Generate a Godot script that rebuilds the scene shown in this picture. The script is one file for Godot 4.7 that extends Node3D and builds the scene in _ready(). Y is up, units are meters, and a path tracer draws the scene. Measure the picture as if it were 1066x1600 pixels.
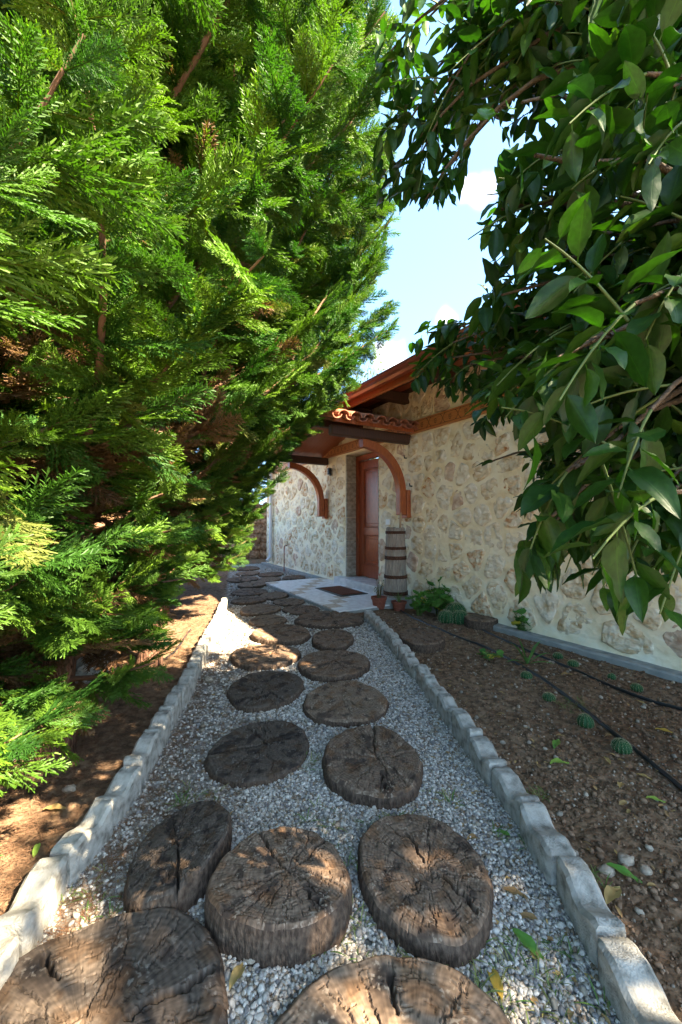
extends Node3D

# ---------------------------------------------------------------- frame of the house
# The long stone wall runs obliquely: local x along the wall, y up, z out of the wall towards the path.
const ALONG := Vector3(0.505, 0.0, 0.863)
const OUTWARD := Vector3(-0.863, 0.0, 0.505)
const CAMERA_AT := Vector3(0.0, 1.2, 0.0)
const FOCAL := 0.775          # focal length over image height / 2

var house_frame := Transform3D(Basis(ALONG, Vector3.UP, OUTWARD), OUTWARD * -3.77)
var rng := RandomNumberGenerator.new()
var taken := {}
var M := {}
var rough_noise := FastNoiseLite.new()
var soft_noise := FastNoiseLite.new()

const KERB_LEFT := [[-0.86, -0.55], [-0.89, -1.05], [-0.925, -1.275], [-0.92, -1.5], [-0.93, -1.76], [-0.985, -2.18], [-1.065, -2.74], [-1.26, -3.69], [-1.44, -4.7], [-1.66, -5.7]]
const KERB_RIGHT := [[0.70, -0.55], [0.71, -0.9], [0.72, -1.065], [0.735, -1.25], [0.74, -1.59], [0.70, -1.92], [0.655, -2.45], [0.583, -3.11], [0.475, -4.0], [0.33, -4.86]]

# log slices of the path: x, z, half width, half depth, height of the cut face, look (0 brown, 1 charcoal, 2 pale), tilt
const SLICES := [
	[-0.60, -0.93, 0.31, 0.28, 0.05, 1, 0.0], [-0.19, -1.27, 0.205, 0.185, 0.105, 0, 0.0], [-0.565, -1.42, 0.155, 0.215, 0.075, 1, 0.22],
	[0.27, -1.345, 0.21, 0.235, 0.062, 0, 0.0], [0.13, -0.83, 0.30, 0.265, 0.05, 2, 0.0], [0.15, -1.97, 0.245, 0.275, 0.055, 0, 0.0],
	[-0.42, -2.09, 0.24, 0.285, 0.03, 1, 0.0], [0.03, -2.63, 0.255, 0.32, 0.035, 2, 0.0], [-0.53, -2.83, 0.25, 0.31, 0.035, 1, 0.0],
	[-0.06, -3.27, 0.295, 0.29, 0.055, 0, 0.0], [-0.66, -3.48, 0.29, 0.28, 0.05, 0, 0.0], [-0.08, -3.95, 0.205, 0.30, 0.055, 0, 0.0],
	[-0.61, -4.12, 0.30, 0.29, 0.06, 0, 0.0], [-0.14, -4.76, 0.38, 0.38, 0.05, 0, 0.0], [-0.86, -4.69, 0.22, 0.23, 0.045, 2, 0.0],
	[-1.07, -5.28, 0.25, 0.31, 0.045, 2, 0.0], [-0.53, -5.30, 0.25, 0.25, 0.035, 0, 0.0], [-0.76, -5.80, 0.22, 0.25, 0.035, 2, 0.0],
	[-1.37, -5.90, 0.23, 0.27, 0.045, 0, 0.0], [-1.05, -6.28, 0.22, 0.28, 0.04, 2, 0.0], [-1.52, -6.62, 0.28, 0.34, 0.035, 0, 0.0],
	[-1.63, -7.36, 0.25, 0.33, 0.045, 2, 0.0], [-1.98, -8.05, 0.30, 0.36, 0.04, 0, 0.0], [-1.45, -8.05, 0.23, 0.32, 0.03, 2, 0.0],
	[-0.98, -8.35, 0.24, 0.28, 0.03, 0, 0.0], [-1.55, -8.85, 0.27, 0.34, 0.03, 0, 0.0], [-2.1, -9.0, 0.26, 0.33, 0.03, 2, 0.0], [-2.35, -9.95, 0.31, 0.38, 0.03, 0, 0.0]]
const BED_SLICES := [[0.79, -3.90, 0.215, 0.28, 0.085], [1.58, -4.53, 0.185, 0.2, 0.115]]


# ---------------------------------------------------------------- small helpers
func lin(r: float, g: float, b: float) -> Color:
	return Color(r, g, b).linear_to_srgb()


class Shape:
	var v := PackedVector3Array()
	var uv := PackedVector2Array()
	var c := PackedColorArray()
	var i := PackedInt32Array()

	func p(at: Vector3, t := Vector2.ZERO, col := Color.WHITE) -> int:
		v.append(at)
		uv.append(t)
		c.append(col)
		return v.size() - 1

	func tri(a: int, b: int, d: int) -> void:
		i.append(a)
		i.append(b)
		i.append(d)

	func quad(a: int, b: int, d: int, e: int) -> void:
		tri(a, b, d)
		tri(a, d, e)

	# a flat polygon whose front looks away from `inside`
	func face(pts: Array, inside: Vector3, uvs: Array = []) -> void:
		var n: Vector3 = (pts[2] - pts[0]).cross(pts[1] - pts[0])
		var mid := Vector3.ZERO
		for q in pts:
			mid += q
		mid /= pts.size()
		var flip: bool = n.dot(mid - inside) < 0.0
		var at := []
		for k in pts.size():
			at.append(p(pts[k], uvs[k] if uvs else Vector2(pts[k].x + pts[k].z, pts[k].y)))
		for k in range(1, pts.size() - 1):
			if flip:
				tri(at[0], at[k + 1], at[k])
			else:
				tri(at[0], at[k], at[k + 1])

	func box(center: Vector3, size: Vector3, bevel := 0.0, turn := Basis()) -> void:
		var h := size * 0.5
		var b := minf(bevel, minf(h.x, minf(h.y, h.z)) * 0.9)
		var corner := func(sx: int, sy: int, sz: int, axis: int) -> Vector3:
			var q := Vector3(sx * (h.x - b), sy * (h.y - b), sz * (h.z - b))
			if axis == 0: q.x = sx * h.x
			elif axis == 1: q.y = sy * h.y
			else: q.z = sz * h.z
			return center + turn * q
		for s in [-1, 1]:
			face([corner.call(s, -1, -1, 0), corner.call(s, 1, -1, 0), corner.call(s, 1, 1, 0), corner.call(s, -1, 1, 0)], center)
			face([corner.call(-1, s, -1, 1), corner.call(1, s, -1, 1), corner.call(1, s, 1, 1), corner.call(-1, s, 1, 1)], center)
			face([corner.call(-1, -1, s, 2), corner.call(1, -1, s, 2), corner.call(1, 1, s, 2), corner.call(-1, 1, s, 2)], center)
		if b <= 0.0:
			return
		for s in [-1, 1]:
			for t in [-1, 1]:
				face([corner.call(-1, s, t, 1), corner.call(1, s, t, 1), corner.call(1, s, t, 2), corner.call(-1, s, t, 2)], center)
				face([corner.call(s, -1, t, 0), corner.call(s, 1, t, 0), corner.call(s, 1, t, 2), corner.call(s, -1, t, 2)], center)
				face([corner.call(s, t, -1, 0), corner.call(s, t, 1, 0), corner.call(s, t, 1, 1), corner.call(s, t, -1, 1)], center)
				for u in [-1, 1]:
					face([corner.call(s, t, u, 0), corner.call(s, t, u, 1), corner.call(s, t, u, 2)], center)

	func tube(path: Array, radii: Array, sides := 8, col := Color.WHITE, caps := true, wobble := 0.0) -> void:
		var n := path.size()
		var side := Vector3.ZERO
		var rings := []
		var run := 0.0
		for k in n:
			var d: Vector3 = (path[mini(k + 1, n - 1)] - path[maxi(k - 1, 0)]).normalized()
			if side == Vector3.ZERO:
				side = d.cross(Vector3.UP if absf(d.y) < 0.9 else Vector3.RIGHT).normalized()
			side = (side - d * side.dot(d)).normalized()
			var up := d.cross(side)
			if k > 0:
				run += path[k].distance_to(path[k - 1])
			var ring := []
			for s in sides + 1:
				var a := TAU * s / sides
				var r: float = radii[k] * (1.0 + wobble * sin(a * 3.0 + k * 0.7) + wobble * 0.6 * sin(a * 7.0 + k * 0.2))
				ring.append(p(path[k] + (side * cos(a) + up * sin(a)) * r, Vector2(float(s) / sides, run), col))
			rings.append(ring)
		for k in n - 1:
			for s in sides:
				quad(rings[k][s], rings[k + 1][s], rings[k + 1][s + 1], rings[k][s + 1])
		if caps:
			for e in [0, n - 1]:
				var mid := p(path[e], Vector2.ZERO, col)
				var ring := []
				for s in sides:
					ring.append(p(v[rings[e][s]], Vector2.ZERO, col))
				for s in sides:
					if e == 0: tri(mid, ring[s], ring[(s + 1) % sides])
					else: tri(mid, ring[(s + 1) % sides], ring[s])

	# revolve [radius, height] pairs
	func lathe(profile: Array, sides := 24, center := Vector3.ZERO) -> void:
		for k in profile.size() - 1:
			var low := []
			var high := []
			for s in sides + 1:
				var a := TAU * s / sides
				low.append(p(center + Vector3(cos(a) * profile[k][0], profile[k][1], sin(a) * profile[k][0]), Vector2(float(s) / sides, profile[k][1])))
				high.append(p(center + Vector3(cos(a) * profile[k + 1][0], profile[k + 1][1], sin(a) * profile[k + 1][0]), Vector2(float(s) / sides, profile[k + 1][1])))
			for s in sides:
				quad(low[s], low[s + 1], high[s + 1], high[s])

	func done(m: Material) -> ArrayMesh:
		var nn := PackedVector3Array()
		nn.resize(v.size())
		for k in range(0, i.size(), 3):
			var a := v[i[k]]
			var n := (v[i[k + 2]] - a).cross(v[i[k + 1]] - a)
			nn[i[k]] += n
			nn[i[k + 1]] += n
			nn[i[k + 2]] += n
		for k in nn.size():
			nn[k] = nn[k].normalized() if nn[k].length_squared() > 0.0 else Vector3.UP
		var arrays := []
		arrays.resize(Mesh.ARRAY_MAX)
		arrays[Mesh.ARRAY_VERTEX] = v
		arrays[Mesh.ARRAY_NORMAL] = nn
		arrays[Mesh.ARRAY_TEX_UV] = uv
		arrays[Mesh.ARRAY_COLOR] = c
		arrays[Mesh.ARRAY_INDEX] = i
		var mesh := ArrayMesh.new()
		mesh.add_surface_from_arrays(Mesh.PRIMITIVE_TRIANGLES, arrays)
		mesh.surface_set_material(0, m)
		return mesh


func numbered(called: String) -> String:
	taken[called] = taken.get(called, -1) + 1
	return called if taken[called] == 0 else "%s_%03d" % [called, taken[called]]


func tag(o: Node3D, label: String, category: String, group := "") -> Node3D:
	o.set_meta("label", label)
	o.set_meta("category", category)
	if group:
		o.set_meta("group", group)
	return o


func thing(called: String, at: Vector3, label: String, category: String, group := "") -> Node3D:
	var o := Node3D.new()
	o.name = numbered(called)
	o.position = at
	add_child(o)
	return tag(o, label, category, group)


func part(called: String, mesh: Mesh, parent: Node3D, at := Transform3D()) -> MeshInstance3D:
	var o := MeshInstance3D.new()
	o.name = called if parent != self else numbered(called)
	o.mesh = mesh
	o.transform = at
	parent.add_child(o, true)
	return o


func structure(called: String, mesh: Mesh, label: String) -> MeshInstance3D:
	var o := part(called, mesh, self)
	o.set_meta("kind", "structure")
	o.set_meta("label", label)
	o.set_meta("category", called.replace("_", " "))
	return o


func many(called: String, mesh: Mesh, where: Array, colors: Array, parent: Node3D) -> MultiMeshInstance3D:
	var mm := MultiMesh.new()
	mm.transform_format = MultiMesh.TRANSFORM_3D
	mm.use_colors = colors.size() > 0
	mm.mesh = mesh
	mm.instance_count = where.size()
	for k in where.size():
		mm.set_instance_transform(k, where[k])
		if colors:
			mm.set_instance_color(k, colors[k])
	var o := MultiMeshInstance3D.new()
	o.name = called if parent != self else numbered(called)
	o.multimesh = mm
	parent.add_child(o, true)
	o.set_meta("kind", "stuff")
	return o


func noise(freq: float, s: int, octaves := 4, kind := FastNoiseLite.TYPE_SIMPLEX_SMOOTH, fractal := FastNoiseLite.FRACTAL_FBM) -> FastNoiseLite:
	var n := FastNoiseLite.new()
	n.seed = s
	n.noise_type = kind
	n.frequency = freq
	n.fractal_type = fractal
	n.fractal_octaves = octaves
	return n


func noise_map(freq: float, s: int, stops: Array, octaves := 5, size := 512, kind := FastNoiseLite.TYPE_SIMPLEX_SMOOTH) -> NoiseTexture2D:
	var t := NoiseTexture2D.new()
	t.width = size
	t.height = size
	t.seamless = true
	t.noise = noise(freq, s, octaves, kind)
	var g := Gradient.new()
	var at := PackedFloat32Array()
	var col := PackedColorArray()
	for q in stops:
		at.append(q[0])
		col.append(q[1])
	g.offsets = at
	g.colors = col
	t.color_ramp = g
	return t


func relief_map(freq: float, s: int, octaves := 5, size := 512, kind := FastNoiseLite.TYPE_SIMPLEX_SMOOTH) -> NoiseTexture2D:
	var t := NoiseTexture2D.new()
	t.width = size
	t.height = size
	t.seamless = true
	t.noise = noise(freq, s, octaves, kind)
	return t


# a matt material whose colour texture and relief are laid over it from three sides; `per_metre` repeats a metre
func mottled(stops: Array, per_metre: float, freq: float, s: int, rough := 0.9, relief_cm := 0.0, relief_freq := 0.05, world := true, tint := Color.WHITE) -> StandardMaterial3D:
	var m := StandardMaterial3D.new()
	m.albedo_color = tint
	m.albedo_texture = noise_map(freq, s, stops)
	m.roughness = rough
	m.metallic_specular = 0.35
	m.uv1_triplanar = true
	m.uv1_world_triplanar = world
	m.uv1_scale = Vector3.ONE * per_metre
	if relief_cm > 0.0:
		m.heightmap_enabled = true
		m.heightmap_texture = relief_map(relief_freq, s + 11, 6)
		m.heightmap_scale = relief_cm
	return m


func plain(col: Color, rough: float, specular := 0.4) -> StandardMaterial3D:
	var m := StandardMaterial3D.new()
	m.albedo_color = col
	m.roughness = rough
	m.metallic_specular = specular
	return m


func along(list: Array, z: float) -> float:
	if z >= list[0][1]:
		return list[0][0]
	for k in range(1, list.size()):
		if z >= list[k][1]:
			return lerpf(list[k - 1][0], list[k][0], (list[k - 1][1] - z) / (list[k - 1][1] - list[k][1]))
	return list[-1][0]


func kerb_left(z: float) -> float:
	return along(KERB_LEFT, z) if z > -5.7 else -1.66 + (z + 5.7) * 0.27


func kerb_right(z: float) -> float:
	return along(KERB_RIGHT, z)


# (distance along the wall, distance out of the wall)
func wall_place(x: float, z: float) -> Vector2:
	return Vector2(x * ALONG.x + z * ALONG.z, x * OUTWARD.x + z * OUTWARD.z + 3.77)


func at_wall(s: float, y: float, o: float) -> Vector3:
	return house_frame * Vector3(s, y, o)


func in_path(x: float, z: float) -> bool:
	var w := wall_place(x, z)
	if x < kerb_left(z) + 0.02 or w.y < 0.03:
		return false
	if z > -4.86:
		return x < kerb_right(z) - 0.03
	return not (w.x > -7.15 and w.y < 1.25) and x < 0.36 and w.x > -10.8


func ground_y(x: float, z: float) -> float:
	var w := wall_place(x, z)
	var y := soft_noise.get_noise_2d(x * 60.0, z * 60.0) * 0.012 + soft_noise.get_noise_2d(x * 250.0, z * 250.0) * 0.004
	if in_path(x, z):
		return y * 0.7 - 0.004
	if x < kerb_left(z):
		return y * 1.6 + 0.02 + clampf((kerb_left(z) - x) * 0.04, 0.0, 0.12)
	return y * 1.3 + rough_noise.get_noise_2d(x * 420.0, z * 420.0) * 0.005 + 0.012


func on_slice(x: float, z: float, grow: float) -> bool:
	for s in SLICES:
		var dx: float = (x - s[0]) / (s[2] * grow)
		var dz: float = (z - s[1]) / (s[3] * grow)
		if dx * dx + dz * dz < 1.0:
			return true
	return false


# ---------------------------------------------------------------- the scene
func _ready() -> void:
	rng.seed = 20240607
	rough_noise = noise(0.02, 5, 4)
	soft_noise = noise(0.02, 9, 3)
	set_view()
	make_materials()
	make_ground()
	make_gravel()
	make_kerbs()
	make_patio()
	make_house()
	make_garden_wall()
	make_conifers()
	make_citrus()
	make_far_tree()
	make_slices()
	make_porch_things()
	make_bed_plants()
	make_hoses()
	make_small_things()


func set_view() -> void:
	var cam := Camera3D.new()
	cam.name = "camera"
	cam.fov = rad_to_deg(2.0 * atan(1.0 / FOCAL))
	cam.near = 0.05
	cam.far = 400.0
	cam.position = CAMERA_AT
	cam.rotation.x = 0.0226
	add_child(cam)
	cam.current = true

	var sky_look := PhysicalSkyMaterial.new()
	sky_look.rayleigh_coefficient = 1.0
	sky_look.rayleigh_color = Color(0.25, 0.40, 0.62)
	sky_look.mie_coefficient = 0.005
	sky_look.turbidity = 8.0
	sky_look.mie_eccentricity = 0.8
	sky_look.energy_multiplier = 2.45
	sky_look.night_sky = clouds()
	sky_look.ground_color = lin(0.16, 0.13, 0.10)
	var sky := Sky.new()
	sky.sky_material = sky_look
	var env := Environment.new()
	env.background_mode = Environment.BG_SKY
	env.sky = sky
	env.tonemap_mode = Environment.TONE_MAPPER_LINEAR
	env.tonemap_exposure = 11.2
	env.sdfgi_enabled = true
	env.ssao_enabled = true
	env.ssil_enabled = true
	var world := WorldEnvironment.new()
	world.name = "world"
	world.environment = env
	add_child(world)

	var sun := DirectionalLight3D.new()
	sun.name = "sun"
	sun.light_energy = 1.6
	sun.light_color = Color(1.0, 0.93, 0.80)
	sun.light_angular_distance = 0.5
	sun.shadow_enabled = true
	var to_sun := Vector3(0.62, 0.682, 0.388).normalized()
	sun.look_at_from_position(to_sun * 10.0, Vector3.ZERO, Vector3.UP)
	add_child(sun)


func clouds() -> ImageTexture:
	# a few small fair-weather puffs scattered over the sky
	var w := 1024
	var h := 512
	var im := Image.create(w, h, false, Image.FORMAT_RGBF)
	var n := noise(9.0, 31, 4)
	var r := RandomNumberGenerator.new()
	r.seed = 12
	var puffs := [[Vector3(0.165, 0.69, -1.0), 0.045], [Vector3(0.24, 0.62, -1.0), 0.05], [Vector3(0.17, 0.60, -1.0), 0.025], [Vector3(0.26, 0.50, -1.0), 0.05], [Vector3(0.30, 0.80, -1.0), 0.03]]
	for k in 34:
		puffs.append([Vector3(r.randfn(), absf(r.randfn()) * 0.6 + 0.25, r.randfn()), r.randf_range(0.03, 0.08)])
	for y in h / 2:
		for x in w:
			var el := (0.5 - (y + 0.5) / h) * PI
			var az := (x + 0.5) / w * TAU
			var d := Vector3(sin(az) * cos(el), sin(el), -cos(az) * cos(el)) * -1.0
			d.y = sin(el)
			var a := 0.0
			for p in puffs:
				var c: float = d.dot(p[0].normalized())
				if c > 0.985:
					a = maxf(a, 1.0 - acos(minf(c, 1.0)) / p[1])
			if a > 0.0:
				a = smoothstep(0.15, 0.75, a * 0.8 + n.get_noise_3dv(d * 1.5) * 0.7)
			im.set_pixel(x, y, Color(1, 1, 1) * (a * 0.012))
	return ImageTexture.create_from_image(im)


func make_materials() -> void:
	# ground: vertex colours give earth and a pale bounce surround, the texture its grain
	var m := mottled([[0.2, Color(0.62, 0.60, 0.58)], [0.5, Color(0.86, 0.85, 0.84)], [0.8, Color(1, 1, 1)]], 0.9, 0.03, 3, 0.95, 1.2, 0.06)
	m.vertex_color_use_as_albedo = true
	M.ground = m
	m = plain(Color.WHITE, 0.8)
	m.vertex_color_use_as_albedo = true
	M.tinted = m
	M.pebble = mottled([[0.2, Color(0.78, 0.78, 0.78)], [0.8, Color(1, 1, 1)]], 6.0, 0.03, 21, 0.75)
	M.pebble.vertex_color_use_as_albedo = true
	M.concrete = mottled([[0.1, lin(0.16, 0.145, 0.12)], [0.38, lin(0.33, 0.31, 0.27)], [0.6, lin(0.41, 0.385, 0.34)], [0.9, lin(0.50, 0.47, 0.42)]], 1.6, 0.02, 61, 0.92, 0.3, 0.15)
	M.footing = mottled([[0.2, lin(0.22, 0.23, 0.22)], [0.8, lin(0.36, 0.36, 0.33)]], 1.1, 0.012, 62, 0.9, 0.4, 0.06)
	M.mortar = mottled([[0.15, lin(0.68, 0.52, 0.28)], [0.36, lin(0.82, 0.70, 0.46)], [0.55, lin(0.88, 0.79, 0.57)], [0.85, lin(0.89, 0.83, 0.66)]], 0.55, 0.012, 63, 0.92, 1.1, 0.04)
	M.stones = [
		mottled([[0.15, lin(0.40, 0.24, 0.10)], [0.36, lin(0.63, 0.49, 0.30)], [0.55, lin(0.74, 0.65, 0.48)], [0.85, lin(0.80, 0.75, 0.62)]], 0.9, 0.02, 70, 0.93, 2.2, 0.045),
		mottled([[0.2, lin(0.52, 0.39, 0.22)], [0.42, lin(0.72, 0.63, 0.47)], [0.65, lin(0.79, 0.73, 0.59)], [0.9, lin(0.84, 0.80, 0.69)]], 0.8, 0.02, 71, 0.93, 2.2, 0.04),
		mottled([[0.18, lin(0.33, 0.11, 0.03)], [0.34, lin(0.56, 0.29, 0.11)], [0.44, lin(0.70, 0.56, 0.37)], [0.85, lin(0.80, 0.74, 0.60)]], 0.9, 0.022, 72, 0.93, 2.4, 0.045),
		mottled([[0.2, lin(0.42, 0.27, 0.18)], [0.5, lin(0.60, 0.45, 0.33)], [0.8, lin(0.70, 0.60, 0.47)]], 0.8, 0.02, 73, 0.93, 2.0, 0.04)]
	M.grey_stone = mottled([[0.2, lin(0.24, 0.21, 0.165)], [0.5, lin(0.38, 0.34, 0.27)], [0.8, lin(0.50, 0.46, 0.38)]], 1.2, 0.02, 75, 0.9, 0.9, 0.06)
	M.brown_stone = mottled([[0.2, lin(0.13, 0.06, 0.03)], [0.5, lin(0.27, 0.15, 0.085)], [0.8, lin(0.40, 0.27, 0.17)]], 0.8, 0.02, 76, 0.93, 2.2, 0.04)
	M.boulder = mottled([[0.2, lin(0.16, 0.145, 0.125)], [0.5, lin(0.32, 0.30, 0.265)], [0.8, lin(0.48, 0.46, 0.41)]], 1.2, 0.02, 77, 0.93, 2.0, 0.04)
	M.tile_clay = mottled([[0.15, lin(0.22, 0.075, 0.04)], [0.5, lin(0.38, 0.145, 0.085)], [0.85, lin(0.50, 0.25, 0.17)]], 1.5, 0.02, 80, 0.85, 0.3, 0.08)
	M.wood_red = wood(lin(0.20, 0.040, 0.014), lin(0.36, 0.080, 0.026), 90, 0.30)
	M.wood_orange = wood(lin(0.30, 0.085, 0.022), lin(0.44, 0.145, 0.040), 91, 0.45)
	M.wood_dark = wood(lin(0.045, 0.019, 0.011), lin(0.085, 0.034, 0.018), 92, 0.6)
	M.wood_bracket = wood(lin(0.25, 0.060, 0.018), lin(0.42, 0.120, 0.036), 94, 0.40)
	M.wood_churn = wood(lin(0.30, 0.20, 0.11), lin(0.42, 0.30, 0.18), 89, 0.8)
	M.green_twig = plain(lin(0.075, 0.11, 0.03), 0.7)
	M.fruit = plain(lin(0.05, 0.12, 0.03), 0.4)
	M.loose_stone = mottled([[0.2, lin(0.26, 0.20, 0.145)], [0.8, lin(0.42, 0.35, 0.27)]], 4.0, 0.02, 78, 0.9, 0.3, 0.05)
	M.wood_grey = wood(lin(0.17, 0.14, 0.115), lin(0.40, 0.35, 0.29), 93, 0.85)
	M.gutter = plain(lin(0.21, 0.046, 0.024), 0.30, 0.5)
	M.iron_rust = mottled([[0.2, lin(0.035, 0.018, 0.012)], [0.6, lin(0.085, 0.036, 0.02)], [0.9, lin(0.16, 0.07, 0.035)]], 3.0, 0.03, 95, 0.8, 0.2, 0.08)
	M.white_plastic = plain(lin(0.74, 0.74, 0.72), 0.35, 0.5)
	M.grey_pipe = plain(lin(0.60, 0.62, 0.64), 0.4, 0.5)
	M.black_metal = plain(lin(0.02, 0.02, 0.02), 0.45, 0.5)
	M.hose = plain(lin(0.013, 0.013, 0.014), 0.38, 0.5)
	M.terracotta = mottled([[0.2, lin(0.17, 0.05, 0.03)], [0.8, lin(0.29, 0.095, 0.06)]], 2.5, 0.02, 96, 0.75, 0.2, 0.06)
	M.patio_pale = mottled([[0.2, lin(0.68, 0.65, 0.63)], [0.5, lin(0.78, 0.76, 0.75)], [0.8, lin(0.84, 0.83, 0.82)]], 1.1, 0.015, 97, 0.32)
	M.patio_tan = mottled([[0.2, lin(0.38, 0.28, 0.20)], [0.5, lin(0.50, 0.39, 0.30)], [0.8, lin(0.60, 0.50, 0.41)]], 1.4, 0.02, 98, 0.34)
	M.marble = mottled([[0.2, lin(0.50, 0.49, 0.48)], [0.6, lin(0.68, 0.66, 0.63)], [0.9, lin(0.76, 0.74, 0.71)]], 1.0, 0.012, 99, 0.4)
	M.mat = mottled([[0.2, lin(0.10, 0.035, 0.018)], [0.8, lin(0.23, 0.085, 0.042)]], 3.0, 0.05, 100, 1.0, 0.6, 0.2)
	M.bark_red = mottled([[0.2, lin(0.055, 0.026, 0.016)], [0.5, lin(0.125, 0.062, 0.038)], [0.85, lin(0.22, 0.125, 0.08)]], 1.3, 0.03, 101, 0.95, 2.0, 0.06)
	M.bark_red.uv1_scale = Vector3(2.6, 0.45, 2.6)
	M.twig = plain(lin(0.16, 0.085, 0.05), 0.85)
	M.bark_citrus = mottled([[0.2, lin(0.05, 0.036, 0.025)], [0.8, lin(0.12, 0.09, 0.06)]], 3.0, 0.03, 102, 0.9, 0.6, 0.06)
	m = plain(Color.WHITE, 0.55, 0.4)
	m.vertex_color_use_as_albedo = true
	m.backlight_enabled = true
	m.backlight = lin(0.62, 0.80, 0.25)
	M.conifer = m
	m = plain(Color.WHITE, 0.40, 0.36)
	m.albedo_texture = leaf_print()
	m.vertex_color_use_as_albedo = true
	m.backlight_enabled = true
	m.backlight = lin(0.55, 0.80, 0.12)
	m.heightmap_enabled = true
	m.heightmap_texture = m.albedo_texture
	m.heightmap_scale = 0.12
	M.leaf = m
	m = plain(Color.WHITE, 0.6, 0.4)
	m.vertex_color_use_as_albedo = true
	m.backlight_enabled = true
	m.backlight = lin(0.4, 0.5, 0.15)
	M.herb = m


func wood(a: Color, b: Color, s: int, rough: float) -> StandardMaterial3D:
	var m := StandardMaterial3D.new()
	m.albedo_texture = noise_map(0.02, s, [[0.2, a], [0.45, a.lerp(b, 0.6)], [0.55, a.lerp(b, 0.35)], [0.8, b]], 5)
	m.roughness = rough
	m.uv1_triplanar = true
	m.uv1_scale = Vector3(4.0, 0.5, 4.0)
	m.heightmap_enabled = true
	m.heightmap_texture = relief_map(0.05, s + 5, 4)
	m.heightmap_scale = 0.06
	return m


func leaf_print() -> ImageTexture:
	var im := Image.create(64, 128, false, Image.FORMAT_RGBA8)
	var n := noise(0.05, 12, 3)
	for y in 128:
		for x in 64:
			var u := absf((x + 0.5) / 32.0 - 1.0)
			var t := (y + 0.5) / 128.0
			var vein := smoothstep(0.06, 0.015, u)
			var side := fposmod(t * 9.0 - u * 2.0, 1.0)
			vein = maxf(vein, 0.45 * smoothstep(0.09, 0.0, minf(side, 1.0 - side)) * (1.0 - u))
			var k := 0.82 + 0.12 * n.get_noise_2d(x, y)
			im.set_pixel(x, y, Color(k, k, k).lerp(Color(1.0, 1.0, 0.86), vein * 0.8))
	return ImageTexture.create_from_image(im)


# ---------------------------------------------------------------- ground, gravel, kerbs, patio
func make_ground() -> void:
	var xs := []
	var zs := []
	var q := -60.0
	for k in [-60.0, -40.0, -25.0, -16.0, -10.0, -7.0, -5.5, -4.6, -4.0]:
		xs.append(k)
	q = -3.6
	while q < 3.4:
		xs.append(q)
		q += 0.045
	for k in [3.7, 4.5, 6.0, 9.0, 15.0, 25.0, 40.0, 60.0]:
		xs.append(k)
	for k in [60.0, 35.0, 20.0, 10.0, 5.0, 2.5, 1.2]:
		zs.append(k)
	q = 0.6
	while q > -11.5:
		zs.append(q)
		q -= 0.045 if q > -4.5 else 0.09
	for k in [-12.0, -13.0, -15.0, -18.0, -24.0, -35.0, -60.0]:
		zs.append(k)
	var s := Shape.new()
	var patch := noise(0.9, 41, 3)
	for z in zs:
		for x in xs:
			var fine: bool = x > -3.7 and x < 3.5 and z < 0.7 and z > -11.6
			var y := ground_y(x, z) if fine else 0.0
			var k := patch.get_noise_2d(x, z)
			var col := Color(0.215, 0.132, 0.078).lerp(Color(0.29, 0.19, 0.118), clampf(0.5 + k, 0.0, 1.0))
			if x < -4.2 or z > 1.1 or z < -13.5 or x > 6.5:
				col = Color(0.40, 0.315, 0.22)  # outskirts out of view, made pale to bounce sunlight back in
			if in_path(x, z) and z < 1.1:
				col = Color(0.45, 0.42, 0.38)
			s.p(Vector3(x, y, z), Vector2(x, z), col)
	var w := xs.size()
	for b in zs.size() - 1:
		for a in w - 1:
			s.quad(b * w + a, (b + 1) * w + a, (b + 1) * w + a + 1, b * w + a + 1)
	structure("ground", s.done(M.ground), "brown garden soil with fallen litter around the gravel path")


func pebble_mesh(s: int, squash: float, m: Material) -> ArrayMesh:
	var r := RandomNumberGenerator.new()
	r.seed = s
	var sh := Shape.new()
	var n := noise(0.9, s, 2)
	var rings := 4
	var sides := 7
	sh.p(Vector3(0, squash, 0))
	for k in range(1, rings):
		for a in sides:
			var th := PI * k / rings
			var ph := TAU * (a + 0.5 * (k % 2)) / sides
			var d := Vector3(sin(th) * cos(ph), cos(th), sin(th) * sin(ph))
			var e := 1.0 + 0.35 * n.get_noise_3dv(d * 1.4)
			sh.p(d * e * Vector3(1.15, squash, 0.88))
	sh.p(Vector3(0, -squash, 0))
	for a in sides:
		sh.tri(0, 1 + a, 1 + (a + 1) % sides)
		sh.tri(1 + (rings - 1) * sides, 1 + (rings - 2) * sides + (a + 1) % sides, 1 + (rings - 2) * sides + a)
	for k in rings - 2:
		for a in sides:
			var b := (a + 1) % sides
			sh.quad(1 + k * sides + a, 1 + (k + 1) * sides + a, 1 + (k + 1) * sides + b, 1 + k * sides + b)
	return sh.done(m)


func tumbled(at: Vector3, size: float) -> Transform3D:
	var b := Basis(Vector3.UP, rng.randf() * TAU) * Basis(Vector3.RIGHT, rng.randf_range(-0.5, 0.5))
	return Transform3D(b.scaled(Vector3.ONE * size), at)


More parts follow.
